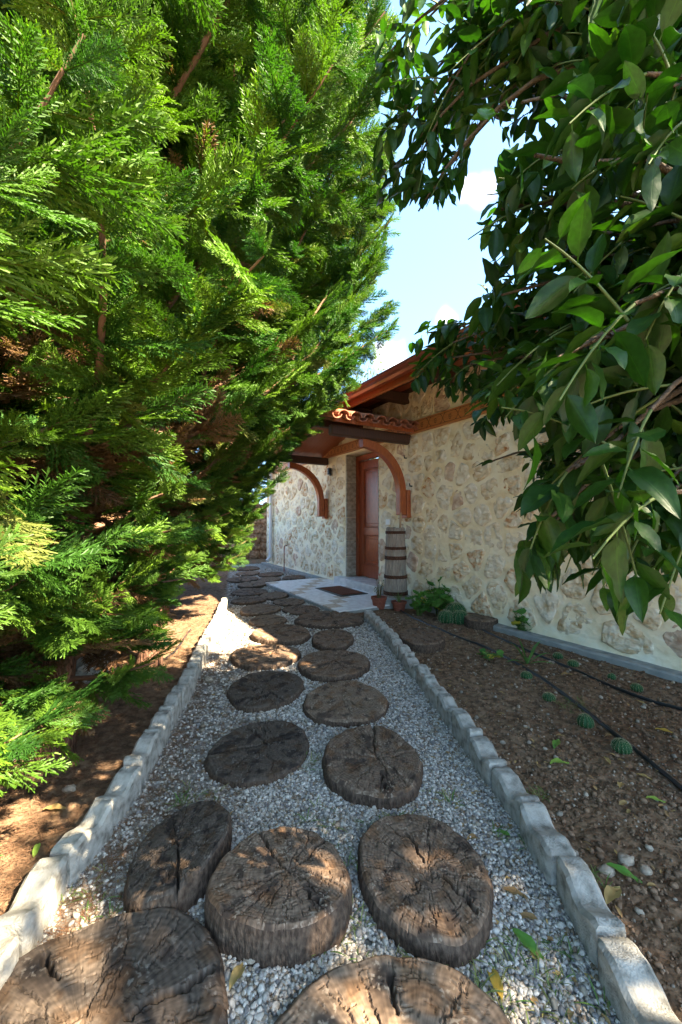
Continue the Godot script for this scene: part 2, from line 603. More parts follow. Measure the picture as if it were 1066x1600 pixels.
func make_gravel() -> void:
	var root := Node3D.new()
	root.name = "gravel"
	add_child(root)
	root.set_meta("kind", "stuff")
	tag(root, "white and grey pebbles filling the path between log slices", "gravel")
	var where := [[], [], [], []]
	var cols := [[], [], [], []]
	var palette := [Color(0.72, 0.64, 0.55), Color(0.58, 0.515, 0.445), Color(0.46, 0.415, 0.37), Color(0.80, 0.73, 0.64), Color(0.29, 0.265, 0.25), Color(0.44, 0.36, 0.27), Color(0.30, 0.22, 0.15)]
	var patch := noise(0.9, 41, 3)
	for band in [[-0.45, -2.2, 72000, 0.70], [-2.2, -4.0, 36000, 0.9], [-4.0, -6.2, 14000, 1.35], [-6.2, -10.0, 6000, 1.6]]:
		for k in band[2]:
			var z := rng.randf_range(band[1], band[0])
			var left := kerb_left(z)
			var right := kerb_right(z) if z > -4.86 else 0.36
			var x := rng.randf_range(left, right)
			if not in_path(x, z) or on_slice(x, z, 0.97):
				continue
			var litter: float = clampf((left + 0.55 + patch.get_noise_2d(x, z) * 0.5 - x) / 0.35, 0.0, 1.0) if z > -3.6 else smoothstep(-5.6, -7.0, z)
			if rng.randf() < litter * 0.78:
				continue
			var kind := rng.randi() % 4
			var size: float = rng.randf_range(0.0045, 0.0105) * band[3]
			if rng.randf() < 0.04:
				size *= 1.6
			where[kind].append(tumbled(Vector3(x, ground_y(x, z) + size * 0.35 + rng.randf() * 0.006, z), size))
			var c: Color = palette[rng.randi() % 5] if rng.randf() < 0.78 else palette[5 + rng.randi() % 2]
			cols[kind].append(c * rng.randf_range(0.85, 1.1))
	for k in 4:
		many("pebbles", pebble_mesh(200 + k, [0.62, 0.75, 0.55, 0.85][k], M.pebble), where[k], cols[k], root)

	# crumbs of earth on the bed by the wall, with pale grit
	var clods := []
	var clod_cols := []
	for k in 21000:
		var z := -0.6 - pow(rng.randf(), 1.5) * 4.6
		var x := rng.randf_range(kerb_right(z) + 0.08, 2.9)
		var w := wall_place(x, z)
		if w.y < 0.1 or (w.x < -4.3 and w.y < 1.4):
			continue
		var size := rng.randf_range(0.002, 0.0065) if rng.randf() < 0.9 else rng.randf_range(0.006, 0.014)
		clods.append(tumbled(Vector3(x, ground_y(x, z) + size * 0.3, z), size))
		clod_cols.append((Color(0.255, 0.16, 0.098) if rng.randf() < 0.86 else Color(0.42, 0.35, 0.27)) * rng.randf_range(0.6, 1.3))
	var bed := many("soil_crumbs", pebble_mesh(231, 0.8, M.pebble), clods, clod_cols, self)
	tag(bed, "loose crumbs of brown earth and pale grit on the bed", "soil")

	# needle litter under the conifers
	var lit := Shape.new()
	for k in 7:
		var a := TAU * k / 7.0 + rng.randf()
		var d := Vector3(cos(a), 0.12 * rng.randf(), sin(a))
		var side := Vector3(-d.z, 0.3, d.x).normalized() * 0.03
		var from := Vector3(rng.randf_range(-0.4, 0.4), 0.0, rng.randf_range(-0.4, 0.4))
		var i0 := lit.p(from - side)
		lit.p(from + side)
		lit.p(from + d + side * 0.4 + Vector3(0, 0.1, 0))
		lit.p(from + d - side * 0.4 + Vector3(0, 0.1, 0))
		lit.quad(i0, i0 + 1, i0 + 2, i0 + 3)
	var needles := []
	var needle_cols := []
	for k in 34000:
		var z := -0.5 - pow(rng.randf(), 1.4) * 6.5
		var left := kerb_left(z)
		var x := left - rng.randf() * 1.7 if rng.randf() < 0.7 else left + rng.randf() * rng.randf() * 0.75
		if absf(x - left) < 0.06 or on_slice(x, z, 1.0):
			continue
		needles.append(tumbled(Vector3(x, ground_y(x, z) + 0.004 + rng.randf() * 0.006, z), rng.randf_range(0.012, 0.03)))
		needle_cols.append(Color(0.13, 0.062, 0.032).lerp(Color(0.23, 0.125, 0.068), rng.randf()) * rng.randf_range(0.6, 1.2))
	var litter_node := many("needle_litter", lit.done(M.tinted), needles, needle_cols, self)
	tag(litter_node, "reddish brown fallen conifer needles strewn under the trees", "litter")


func kerb_block(length: float, height: float, s: int) -> ArrayMesh:
	var sh := Shape.new()
	var r := RandomNumberGenerator.new()
	r.seed = s
	var steps := 14
	var w := 0.046 + r.randf_range(-0.004, 0.004)
	var dip := r.randf_range(0.018, 0.032)
	var rows := []
	for k in steps + 1:
		var t := float(k) / steps
		var h := height
		if t < 0.24: h = height - 0.004
		elif t < 0.62: h = height - dip * smoothstep(0.22, 0.62, t)
		else: h = height - dip + (dip + 0.004) * smoothstep(0.62, 1.0, t)
		var end := 0.008 if k == 0 or k == steps else 0.0
		h -= end
		var z := (t - 0.5) * length
		var j := func(q: float) -> float: return q + soft_noise.get_noise_2d(z * 900.0 + s * 57.0, q * 3000.0) * 0.004
		rows.append([Vector3(-w + end, -0.05, z), Vector3(j.call(-w + end), h * 0.5, z), Vector3(j.call(-w + end), h - 0.012, z), Vector3(-w + 0.012, h + soft_noise.get_noise_2d(z * 700.0, s) * 0.003, z), Vector3(0, h + soft_noise.get_noise_2d(z * 800.0, s + 9.0) * 0.004, z), Vector3(w - 0.012, h, z), Vector3(j.call(w - end), h - 0.012, z), Vector3(j.call(w - end), h * 0.5, z), Vector3(w - end, -0.05, z)])
	var n: int = rows[0].size()
	for a in n - 1:
		var first := sh.v.size()
		for k in steps + 1:
			sh.p(rows[k][a], Vector2(a, k))
			sh.p(rows[k][a + 1], Vector2(a + 1, k))
		for k in steps:
			sh.quad(first + k * 2, first + k * 2 + 1, first + k * 2 + 3, first + k * 2 + 2)
	sh.face(rows[0].duplicate(), Vector3(0, 0.05, 0))
	sh.face(rows[steps].duplicate(), Vector3(0, 0.05, 0))
	return sh.done(M.concrete)


func make_kerbs() -> void:
	var blocks := []
	for k in 6:
		blocks.append(kerb_block(0.231, 0.118 + 0.006 * (k % 3), 40 + k))
	for side in [KERB_LEFT, KERB_RIGHT]:
		var root := Node3D.new()
		root.name = numbered("kerb")
		add_child(root)
		root.set_meta("kind", "structure")
		root.set_meta("label", "scalloped grey concrete edging blocks between path and %s" % ("conifer bed" if side == KERB_LEFT else "cactus bed"))
		root.set_meta("category", "kerb")
		var curve := Curve3D.new()
		for q in side:
			curve.add_point(Vector3(q[0], 0.0, q[1]))
		var run := 0.05
		var k := 0
		while run < curve.get_baked_length() - 0.1:
			var a := curve.sample_baked(run)
			var b := curve.sample_baked(run + 0.235)
			var mid := (a + b) * 0.5
			var dir := (a - b).normalized()
			var turn := Basis(Vector3.UP, atan2(dir.x, dir.z) + rng.randf_range(-0.05, 0.05)) * Basis(Vector3.RIGHT, rng.randf_range(-0.03, 0.03))
			if k % 5 == 3:
				turn = turn * Basis(Vector3.UP, PI)
			mid += Vector3(rng.randf_range(-0.006, 0.006), rng.randf_range(-0.008, 0.006), 0.0)
			part("kerb_stone", blocks[rng.randi() % 6], root, Transform3D(turn, mid))
			run += 0.243
			k += 1


func make_patio() -> void:
	var s := Shape.new()
	s.box(Vector3(-5.73, -0.005, 0.635), Vector3(2.78, 0.10, 1.25), 0.006)
	var root := structure("patio", s.done(M.footing), "pale tiled patio in front of the red door")
	root.transform = house_frame
	# tiles: a pattern of large pale slabs with small tan inserts
	var pale := []
	var n := 12
	var m := 6
	var full := {}
	var cw := 2.76 / n
	var cd := 1.23 / m
	for b in m:
		for a in n:
			if full.has(Vector2i(a, b)):
				continue
			var wide := 1
			var tan := (a * 2 + b * 3) % 5 == 0
			if not tan and a + 1 < n and ((a + 1) * 2 + b * 3) % 5 != 0 and not full.has(Vector2i(a + 1, b)) and (a + b) % 2 == 0:
				wide = 2
			for k in wide:
				full[Vector2i(a + k, b)] = true
			var key := "tile%d" % wide
			if not M.has(key + str(tan)):
				var t := Shape.new()
				t.box(Vector3.ZERO, Vector3(cw * wide - 0.005, 0.016, cd - 0.005), 0.002)
				M[key + str(tan)] = t.done(M.patio_tan if tan else M.patio_pale)
			part("tile", M[key + str(tan)], root, Transform3D(Basis(), Vector3(-7.11 + cw * (a + wide * 0.5), 0.0525 + rng.randf_range(-0.0008, 0.0008), 0.02 + cd * (b + 0.5))))


# ---------------------------------------------------------------- the house
const DOOR_LEFT := -6.27
const DOOR_RIGHT := -5.22
const WALL_END := -10.5
const WALL_NEAR := 3.0
const WALL_TOP := 3.10


func wall_sheet(s: Shape, s0: float, s1: float, y0: float, y1: float) -> void:
	var a := int(ceil((s1 - s0) / 0.05))
	var b := int(ceil((y1 - y0) / 0.05))
	var start := s.v.size()
	for j in b + 1:
		for i in a + 1:
			var x := lerpf(s0, s1, float(i) / a)
			var y := lerpf(y0, y1, float(j) / b)
			var z := 0.010 + rough_noise.get_noise_2d(x * 160.0, y * 160.0) * 0.014 + soft_noise.get_noise_2d(x * 500.0, y * 500.0) * 0.004
			if y < 0.16:
				z += 0.02 * smoothstep(0.16, 0.02, y)
			if i == 0 or i == a or j == b:
				z = 0.0
			s.p(Vector3(x, y, z), Vector2(x, y))
	for j in b:
		for i in a:
			var k := start + j * (a + 1) + i
			s.quad(k, k + a + 1, k + a + 2, k + 1)


func make_house() -> void:
	var house := thing("stone_house", house_frame.origin, "cream rubble stone house with a red wooden door and tiled porch canopy", "house")
	house.transform = house_frame
	var s := Shape.new()
	wall_sheet(s, WALL_END, DOOR_LEFT, 0.0, WALL_TOP)
	wall_sheet(s, DOOR_RIGHT, WALL_NEAR, 0.0, WALL_TOP)
	wall_sheet(s, DOOR_LEFT, DOOR_RIGHT, 2.42, WALL_TOP)
	s.box(Vector3((WALL_END + DOOR_LEFT) * 0.5, 1.5, -0.235), Vector3(DOOR_LEFT - WALL_END, 3.2, 0.43))
	s.box(Vector3((WALL_NEAR + DOOR_RIGHT) * 0.5, 1.5, -0.235), Vector3(WALL_NEAR - DOOR_RIGHT, 3.2, 0.43))
	s.box(Vector3((DOOR_LEFT + DOOR_RIGHT) * 0.5, 2.76, -0.235), Vector3(DOOR_RIGHT - DOOR_LEFT, 0.68, 0.43))
	var wall := part("wall", s.done(M.mortar), house)
	for e in [[WALL_END + 0.2, -3.3, 0.4, 5.68], [WALL_NEAR - 0.2, -3.3, 0.4, 5.68]]:
		s = Shape.new()
		s.box(Vector3(e[0], 1.5, e[1]), Vector3(e[2], 3.19, e[3]))
		part("side_wall", s.done(M.mortar), house)
	s = Shape.new()
	s.box(Vector3((WALL_END + WALL_NEAR) * 0.5, 1.5, -6.35), Vector3(WALL_NEAR - WALL_END, 3.18, 0.4))
	part("back_wall", s.done(M.mortar), house)
	make_wall_stones(wall)

	# footing strip at the foot of the wall
	for e in [[WALL_END - 0.05, -7.13], [-4.33, WALL_NEAR]]:
		s = Shape.new()
		s.box(Vector3((e[0] + e[1]) * 0.5, 0.0, 0.06), Vector3(e[1] - e[0], 0.13, 0.17), 0.012)
		part("footing", s.done(M.footing), house)

	make_door(house)
	make_band(house)
	make_roof(house)
	make_canopy(house)

	# fittings on the wall
	s = Shape.new()
	s.box(Vector3(-4.95, 1.185, 0.022), Vector3(0.12, 0.085, 0.02), 0.004)
	s.box(Vector3(-4.925, 1.185, 0.034), Vector3(0.045, 0.055, 0.008), 0.002)
	part("light_switch", s.done(M.white_plastic), house)
	s = Shape.new()
	s.box(Vector3(-6.80, 2.16, 0.03), Vector3(0.05, 0.15, 0.03), 0.004)
	s.box(Vector3(-6.73, 2.16, 0.10), Vector3(0.05, 0.13, 0.05), 0.004)
	s.box(Vector3(-6.77, 2.18, 0.065), Vector3(0.09, 0.03, 0.05), 0.004)
	part("lamp_bracket", s.done(M.black_metal), house)
	s = Shape.new()
	s.tube([Vector3(-9.95, 3.0, 0.09), Vector3(-9.95, 0.34, 0.09), Vector3(-9.95, 0.25, 0.10), Vector3(-9.93, 0.16, 0.20)], [0.045, 0.045, 0.047, 0.045], 12)
	for y in [0.36, 1.3, 2.4]:
		s.tube([Vector3(-9.95, y - 0.03, 0.09), Vector3(-9.95, y + 0.03, 0.09)], [0.054, 0.054], 12)
	part("downpipe", s.done(M.grey_pipe), house)
	s = Shape.new()
	s.tube([Vector3(-8.80, -0.02, 0.18), Vector3(-8.80, 0.52, 0.18), Vector3(-8.82, 0.57, 0.17), Vector3(-8.88, 0.6, 0.14), Vector3(-8.98, 0.61, 0.03)], [0.013, 0.013, 0.015, 0.013, 0.013], 8)
	part("tap_pipe", s.done(M.terracotta), house)
	for q in [[-4.40, 1.70], [-4.52, 2.12]]:
		s = Shape.new()
		s.tube([Vector3(q[0], q[1], 0.0), Vector3(q[0], q[1], 0.05), Vector3(q[0], q[1] + 0.04, 0.06)], [0.012, 0.01, 0.008], 7)
		part("iron_hook", s.done(M.black_metal), house)


func make_wall_stones(wall: Node3D) -> void:
	var r := RandomNumberGenerator.new()
	r.seed = 77
	var pts: Array[Vector2] = []
	var gaps: Array[float] = []
	for tries in 16000:
		var p := Vector2(r.randf_range(-10.4, 0.35), r.randf_range(0.20, 3.0))
		if p.y > 2.30 and p.y < 2.76:
			continue
		if p.x > DOOR_LEFT - 0.10 and p.x < DOOR_RIGHT + 0.10 and p.y < 2.6:
			continue
		var want := 0.22 + 0.27 * r.randf() if tries < 3000 else r.randf_range(0.20, 0.27)
		var ok := true
		for q in pts:
			if p.distance_squared_to(q) < want * want:
				ok = false
				break
		if ok:
			pts.append(p)
			gaps.append(r.randf_range(0.008, 0.03))
	for k in pts.size():
		var c := pts[k]
		var poly: Array[Vector2] = []
		for a in 22:
			var ang := TAU * a / 22.0
			var d := Vector2(cos(ang), sin(ang))
			var far: float = r.randf_range(0.19, 0.31)
			for j in pts.size():
				if j == k or c.distance_squared_to(pts[j]) > 0.7:
					continue
				var to := pts[j] - c
				var dist := to.length()
				var f := d.dot(to / dist)
				if f > 0.05:
					far = minf(far, (dist * 0.5 - gaps[k]) / f)
			# keep clear of the ground, the carved band, the door and the wall's end
			if d.y < -0.01: far = minf(far, (c.y - (0.09 if c.y < 2.4 else 2.635)) / -d.y)
			if d.y > 0.01: far = minf(far, ((2.425 if c.y < 2.5 else WALL_TOP) - c.y) / d.y)
			if c.y < 2.6 and c.x < DOOR_LEFT and d.x > 0.01: far = minf(far, (DOOR_LEFT - 0.02 - c.x) / d.x)
			if c.y < 2.6 and c.x > DOOR_RIGHT and d.x < -0.01: far = minf(far, (c.x - DOOR_RIGHT - 0.02) / -d.x)
			if d.x < -0.01: far = minf(far, (c.x - WALL_END - 0.02) / -d.x)
			poly.append(d * maxf(far, 0.02))
		var smooth: Array[Vector2] = []
		for a in 22:
			var q: Vector2 = poly[a] * 0.74 + (poly[(a + 1) % 22] + poly[(a + 21) % 22]) * 0.13
			q *= 1.0 + 0.10 * rough_noise.get_noise_2d((c.x + q.x) * 700.0, (c.y + q.y) * 700.0)
			smooth.append(q)
		var sh := Shape.new()
		var proud := r.randf_range(0.008, 0.026)
		var tilt := Vector2(r.randf_range(-0.06, 0.06), r.randf_range(-0.08, 0.05))
		var rings := [[1.0, -0.012], [0.97, 0.006], [0.90, 0.016], [0.76, 0.018], [0.58, 0.02], [0.38, 0.021], [0.18, 0.021]]
		for ring in rings:
			for a in 22:
				var q: Vector2 = smooth[a] * ring[0]
				var g := c + q
				var z: float = ring[1] * proud / 0.018 + 0.002
				if ring[0] < 0.99:
					z += rough_noise.get_noise_2d(g.x * 420.0, g.y * 420.0) * 0.020 + soft_noise.get_noise_2d(g.x * 1100.0, g.y * 1100.0) * 0.007 + q.dot(tilt)
				sh.p(Vector3(q.x, q.y, z))
		var mid := sh.p(Vector3(0, 0, 0.021 * proud / 0.018))
		for a in 22:
			var b := (a + 1) % 22
			for g in rings.size() - 1:
				sh.quad(g * 22 + a, (g + 1) * 22 + a, (g + 1) * 22 + b, g * 22 + b)
			sh.tri((rings.size() - 1) * 22 + a, mid, (rings.size() - 1) * 22 + b)
		var pick := r.randf()
		var m: Material = M.stones[0] if pick < 0.42 else M.stones[1] if pick < 0.72 else M.stones[2] if pick < 0.9 else M.stones[3]
		part("stone", sh.done(m), wall, Transform3D(Basis(), Vector3(c.x, c.y, 0.0)))


func make_door(house: Node3D) -> void:
	var s := Shape.new()
	s.box(Vector3(-5.745, 0.085, -0.06), Vector3(1.35, 0.19, 0.46), 0.008)
	part("door_sill", s.done(M.marble), house)
	# dressed grey stones lining both sides of the opening
	for side in [0, 1]:
		var y := 0.185
		var k := 0
		while y < 2.38:
			var h: float = minf([0.36, 0.30, 0.42, 0.27, 0.38, 0.33, 0.4][(k + side * 3) % 7], 2.415 - y)
			s = Shape.new()
			s.box(Vector3(DOOR_LEFT + 0.0145 if side == 0 else DOOR_RIGHT - 0.0145, y + h * 0.5, -0.105), Vector3(0.035, h - 0.007, 0.212), 0.005)
			part("jamb_stone", s.done(M.grey_stone), house)
			y += h
			k += 1
	var frame := Shape.new()
	for e in [DOOR_LEFT + 0.075, DOOR_RIGHT - 0.075]:
		frame.box(Vector3(e, 1.29, -0.245), Vector3(0.086, 2.215, 0.09), 0.006)
	frame.box(Vector3(-5.745, 2.352, -0.243), Vector3(0.90, 0.09, 0.086), 0.006)
	part("door_frame", frame.done(M.wood_red), house)
	var door := Node3D.new()
	door.name = "door"
	door.position = Vector3(-5.745, 0.185, -0.262)
	house.add_child(door)
	s = Shape.new()
	for x in [-0.355, 0.355]:
		s.box(Vector3(x, 1.06, 0.0), Vector3(0.11, 2.10, 0.045), 0.005)
	for r in [[0.125, 0.23], [0.83, 0.13], [2.03, 0.15]]:
		s.box(Vector3(0, r[0], -0.001), Vector3(0.605, r[1], 0.042), 0.005)
	part("rails", s.done(M.wood_red), door)
	for q in [[0.5025, 0.525], [1.425, 1.06]]:
		s = Shape.new()
		s.box(Vector3(0, q[0], -0.010), Vector3(0.60, q[1], 0.016))
		s.box(Vector3(0, q[0], 0.002), Vector3(0.46, q[1] - 0.14, 0.016), 0.012)
		for x in [-0.285, 0.285]:
			s.box(Vector3(x, q[0], 0.006), Vector3(0.024, q[1] - 0.004, 0.028), 0.008)
		for y in [-0.5, 0.5]:
			s.box(Vector3(0, q[0] + y * (q[1] - 0.03), 0.0055), Vector3(0.545, 0.024, 0.027), 0.008)
		part("panel", s.done(M.wood_red), door)


func band_print() -> ImageTexture:
	# the motif burnt into the wooden band: a cross, then a scroll, between two thin lines
	var w := 512
	var h := 96
	var im := Image.create(w, h, false, Image.FORMAT_RGBA8)
	var n := noise(0.03, 8, 4)
	for y in h:
		for x in w:
			var k := 0.5 + 0.5 * n.get_noise_2d(x * 0.35, y * 3.0)
			im.set_pixel(x, y, lin(0.36, 0.125, 0.034).lerp(lin(0.54, 0.22, 0.07), k))
	var ink := lin(0.035, 0.014, 0.008)
	var dot := func(cx: float, cy: float, r: float) -> void:
		for b in range(-3, 4):
			for a in range(-3, 4):
				if a * a + b * b <= r * r and cy + b >= 0 and cy + b < h:
					im.set_pixel(posmod(int(cx) + a, w), int(cy) + b, ink)
	for x in range(0, w):
		dot.call(x, 11, 1.6)
		dot.call(x, 84, 1.6)
	for rep in 2:
		var x0 := rep * 256.0
		for k in 200:
			var t := k / 199.0
			dot.call(x0 + 20 + t * 88, 14 + 68 * (0.5 - 0.5 * cos(PI * t)), 2.6)
			dot.call(x0 + 20 + t * 88, 82 - 68 * (0.5 - 0.5 * cos(PI * t)), 2.6)
			var a := t * TAU * 1.6
			dot.call(x0 + 190 + cos(a) * (3 + 22 * t), 48 + sin(a) * (3 + 22 * t), 2.4)
	return ImageTexture.create_from_image(im)


func make_band(house: Node3D) -> void:
	var m := StandardMaterial3D.new()
	m.albedo_texture = band_print()
	m.roughness = 0.5
	var x := WALL_END
	while x < WALL_NEAR - 0.1:
		var w := minf(1.8, WALL_NEAR - x)
		var s := Shape.new()
		s.box(Vector3(0, 0, -0.0005), Vector3(w - 0.004, 0.17, 0.05))
		var k := s.v.size()
		for k2 in k:
			s.uv[k2] = Vector2(0.5, 0.5)
		s.face([Vector3(-w * 0.5, -0.082, 0.0265), Vector3(w * 0.5, -0.082, 0.0265), Vector3(w * 0.5, 0.082, 0.0265), Vector3(-w * 0.5, 0.082, 0.0265)], Vector3.ZERO,
			[Vector2(0, 1), Vector2(w / 0.52, 1), Vector2(w / 0.52, 0), Vector2(0, 0)])
		part("carved_band", s.done(m), house, Transform3D(Basis(), Vector3(x + w * 0.5, 2.53, 0.036)))
		x += w


func half_tile(length: float, r0: float, r1: float, hollow: bool) -> ArrayMesh:
	# a barrel tile lying along z, its arch up (or down when hollow)
	var s := Shape.new()
	var n := 8
	var flip := -1.0 if hollow else 1.0
	for shell in [0.0, 0.012]:
		for e in 2:
			var r: float = (r0 if e == 0 else r1) - shell
			for a in n + 1:
				var t := PI * a / n
				s.p(Vector3(cos(t) * r, sin(t) * r * 0.82 * flip, (e - 0.5) * length))
	for shell in 2:
		var o: int = shell * 2 * (n + 1)
		for a in n:
			if (shell == 0) != hollow:
				s.quad(o + a, o + a + 1, o + n + 1 + a + 1, o + n + 1 + a)
			else:
				s.quad(o + a, o + n + 1 + a, o + n + 1 + a + 1, o + a + 1)
	for e in 2:
		for a in n:
			var p0 := s.v[e * (n + 1) + a]
			var p1 := s.v[e * (n + 1) + a + 1]
			var p2 := s.v[2 * (n + 1) + e * (n + 1) + a + 1]
			var p3 := s.v[2 * (n + 1) + e * (n + 1) + a]
			s.face([p0, p1, p2, p3], (p0 + p2) * 0.5 - Vector3(0, 0, e - 0.5))
	return s.done(M.tile_clay)


func make_roof(house: Node3D) -> void:
	var pitch := deg_to_rad(20.0)
	var roof := Node3D.new()
	roof.name = "roof"
	roof.position.y = -0.04
	house.add_child(roof)
	var mid := (WALL_END + WALL_NEAR) * 0.5
	var span := WALL_NEAR - WALL_END + 0.9
	# flat boarded soffit above the rafter tails, each board apart
	for k in 5:
		var s := Shape.new()
		s.box(Vector3(mid, 3.105, 0.085 + k * 0.148), Vector3(span, 0.022, 0.143), 0.003)
		part("soffit_board", s.done(M.wood_red if k % 2 else M.wood_dark), roof)
	var x := -10.2
	while x < WALL_NEAR:
		var s := Shape.new()
		s.box(Vector3(x, 3.02, 0.33), Vector3(0.11, 0.145, 0.68), 0.012)
		part("rafter", s.done(M.wood_dark), roof)
		x += 0.95
	var s := Shape.new()
	s.box(Vector3(mid, 2.985, 0.742), Vector3(span, 0.17, 0.028), 0.004)
	part("fascia", s.done(M.wood_red), roof)
	# twisted moulding along the lower edge of the fascia
	s = Shape.new()
	var steps := 900
	for k in steps + 1:
		var z := WALL_END - 0.4 + (span - 0.1) * k / steps
		for a in 4:
			var t := TAU * a / 4.0 + k * 0.32
			s.p(Vector3(z, 2.895 + sin(t) * 0.022, 0.745 + cos(t) * 0.022))
	for k in steps:
		for a in 4:
			s.quad(k * 4 + a, k * 4 + (a + 1) % 4, k * 4 + 4 + (a + 1) % 4, k * 4 + 4 + a)
	part("rope_moulding", s.done(M.wood_orange), roof)
	# gutter
	s = Shape.new()
	var prof := [Vector2(0.762, 3.075), Vector2(0.762, 2.975), Vector2(0.79, 2.955), Vector2(0.85, 2.955), Vector2(0.872, 2.985), Vector2(0.872, 3.02), Vector2(0.892, 3.035), Vector2(0.892, 3.07), Vector2(0.882, 3.07), Vector2(0.862, 3.03), Vector2(0.845, 2.975), Vector2(0.79, 2.975), Vector2(0.774, 3.0), Vector2(0.774, 3.075)]
	var inner := Vector2(0.82, 2.965)
	for k in prof.size():
		var p: Vector2 = prof[k]
		var q: Vector2 = prof[(k + 1) % prof.size()]
		var a := s.p(Vector3(mid - span * 0.5, p.y, p.x))
		s.p(Vector3(mid + span * 0.5, p.y, p.x))
		s.p(Vector3(mid + span * 0.5, q.y, q.x))
		s.p(Vector3(mid - span * 0.5, q.y, q.x))
		s.quad(a, a + 1, a + 2, a + 3)
	part("gutter", s.done(M.gutter), roof)
	# two pitched slabs under the tiles
	var run := 4.1
	for side in [1.0, -1.0]:
		s = Shape.new()
		var tilt := Basis(Vector3.RIGHT, pitch * side)
		var center := Vector3(mid, 3.105 + tan(pitch) * run * 0.5, -3.4 + side * run * 0.5)
		s.box(center, Vector3(span, 0.05, run / cos(pitch)), 0.0, tilt)
		part("roof_deck", s.done(M.wood_dark), roof)
	# clay tiles of the first courses above the gutter, beyond them one ribbed field
	var cover := half_tile(0.42, 0.088, 0.076, false)
	var slope := Basis(Vector3.RIGHT, pitch)
	for row in 2:
		var t := -7.0
		while t < 0.9:
			var o := 0.50 - row * 0.33
			part("tile", cover, roof, Transform3D(slope, Vector3(t, 3.085 + (0.75 - o) * tan(pitch) + 0.006 * row, o)))
			t += 0.19
	s = Shape.new()
	var cols := int(span / 0.024)
	for k in cols + 1:
		var z := mid - span * 0.5 + span * k / cols
		var y := 0.055 * absf(sin(PI * z / 0.19))
		for e in 2:
			var o := 0.30 if e == 0 else -3.25
			s.p(Vector3(z, 3.075 + (0.75 - o) * tan(pitch) + y, o))
	for k in cols:
		s.quad(k * 2, k * 2 + 2, k * 2 + 3, k * 2 + 1)
	part("tile_field", s.done(M.tile_clay), roof)


func make_canopy(house: Node3D) -> void:
	var canopy := Node3D.new()
	canopy.name = "porch_canopy"
	house.add_child(canopy)
	var pitch := deg_to_rad(17.0)
	for x in [-4.47, -6.97]:
		var s := Shape.new()
		s.box(Vector3(x, 2.38, 0.66), Vector3(0.11, 0.14, 1.32), 0.018)
		part("beam", s.done(M.wood_dark), canopy)
		# curved bracket and its foot
		s = Shape.new()
		var n := 16
		var rows := []
		for k in n + 1:
			var t := (PI * 0.5) * k / n
			var c := Vector2(0.84, 1.60)
			var r_out := 0.735
			var r_in := 0.625
			var a := Vector2(c.x - cos(t) * r_out, c.y + sin(t) * r_out * 0.96)
			var b := Vector2(c.x - cos(t) * r_in, c.y + sin(t) * r_in * 0.96)
			rows.append([Vector3(x - 0.05, a.y, a.x), Vector3(x + 0.05, a.y, a.x), Vector3(x + 0.05, b.y, b.x), Vector3(x - 0.05, b.y, b.x)])
		for k in n:
			var cen := Vector3.ZERO
			for e in 4:
				cen += (rows[k][e] + rows[k + 1][e]) * 0.125
			for e in 4:
				s.face([rows[k][e], rows[k][(e + 1) % 4], rows[k + 1][(e + 1) % 4], rows[k + 1][e]], cen)
		s.face(rows[n], Vector3(x, 2.2, 0.4))
		s.box(Vector3(x, 1.455, 0.158), Vector3(0.104, 0.34, 0.112), 0.01)
		s.box(Vector3(x, 1.445, 0.062), Vector3(0.13, 0.40, 0.075), 0.008)
		part("bracket", s.done(M.wood_bracket), canopy)
	var s2 := Shape.new()
	s2.box(Vector3(-5.72, 2.79, 0.66), Vector3(0.11, 0.12, 1.32), 0.012)
	part("ridge_beam", s2.done(M.wood_dark), canopy)
	var half := 1.40
	for side in [1.0, -1.0]:
		var tilt := Basis(Vector3.BACK, -pitch * side)
		var center := Vector3(-5.72 + side * half * 0.5, 2.475 + tan(pitch) * half * 0.5, 0.68)
		for k in 9:
			var s := Shape.new()
			s.box(Vector3.ZERO, Vector3(half / cos(pitch), 0.022, 0.151), 0.002)
			part("roof_board", s.done(M.wood_bracket), canopy, Transform3D(tilt, center + Vector3(0, 0, (k - 4) * 0.153)))
		var s := Shape.new()
		s.box(Vector3(-5.72 + side * (half + 0.012), 2.478, 0.68), Vector3(0.024, 0.06, 1.38), 0.003)
		part("eave_board", s.done(M.wood_bracket), canopy)
		# barrel tiles: hollow ones below, arched ones over the joints
		var lie := Basis(Vector3.UP, PI * 0.5 * side)
		for row in 4:
			var along_slope := 0.14 + row * 0.355
			for k in 15:
				var hollow := k % 2 == 0
				var key := "canopy_tile_%s" % hollow
				if not M.has(key):
					M[key] = half_tile(0.42, 0.074, 0.086, hollow) if not hollow else half_tile(0.42, 0.08, 0.07, true)
				var o := 0.035 + k * 0.0955
				var up := 0.062 if hollow else 0.052
				var at := Vector3(-5.72 + side * (half + 0.06 - along_slope * cos(pitch)), 2.478 + along_slope * sin(pitch) + up + row * 0.006, o)
				var jitter := Basis(Vector3.UP, rng.randf_range(-0.03, 0.03))
				part("tile", M[key], canopy, Transform3D(tilt * lie * jitter, at))
	for k in 4:
		var s := half_tile(0.40, 0.10, 0.09, false)
		part("ridge_tile", s, canopy, Transform3D(Basis(), Vector3(-5.72, 2.935, 0.2 + k * 0.34)))


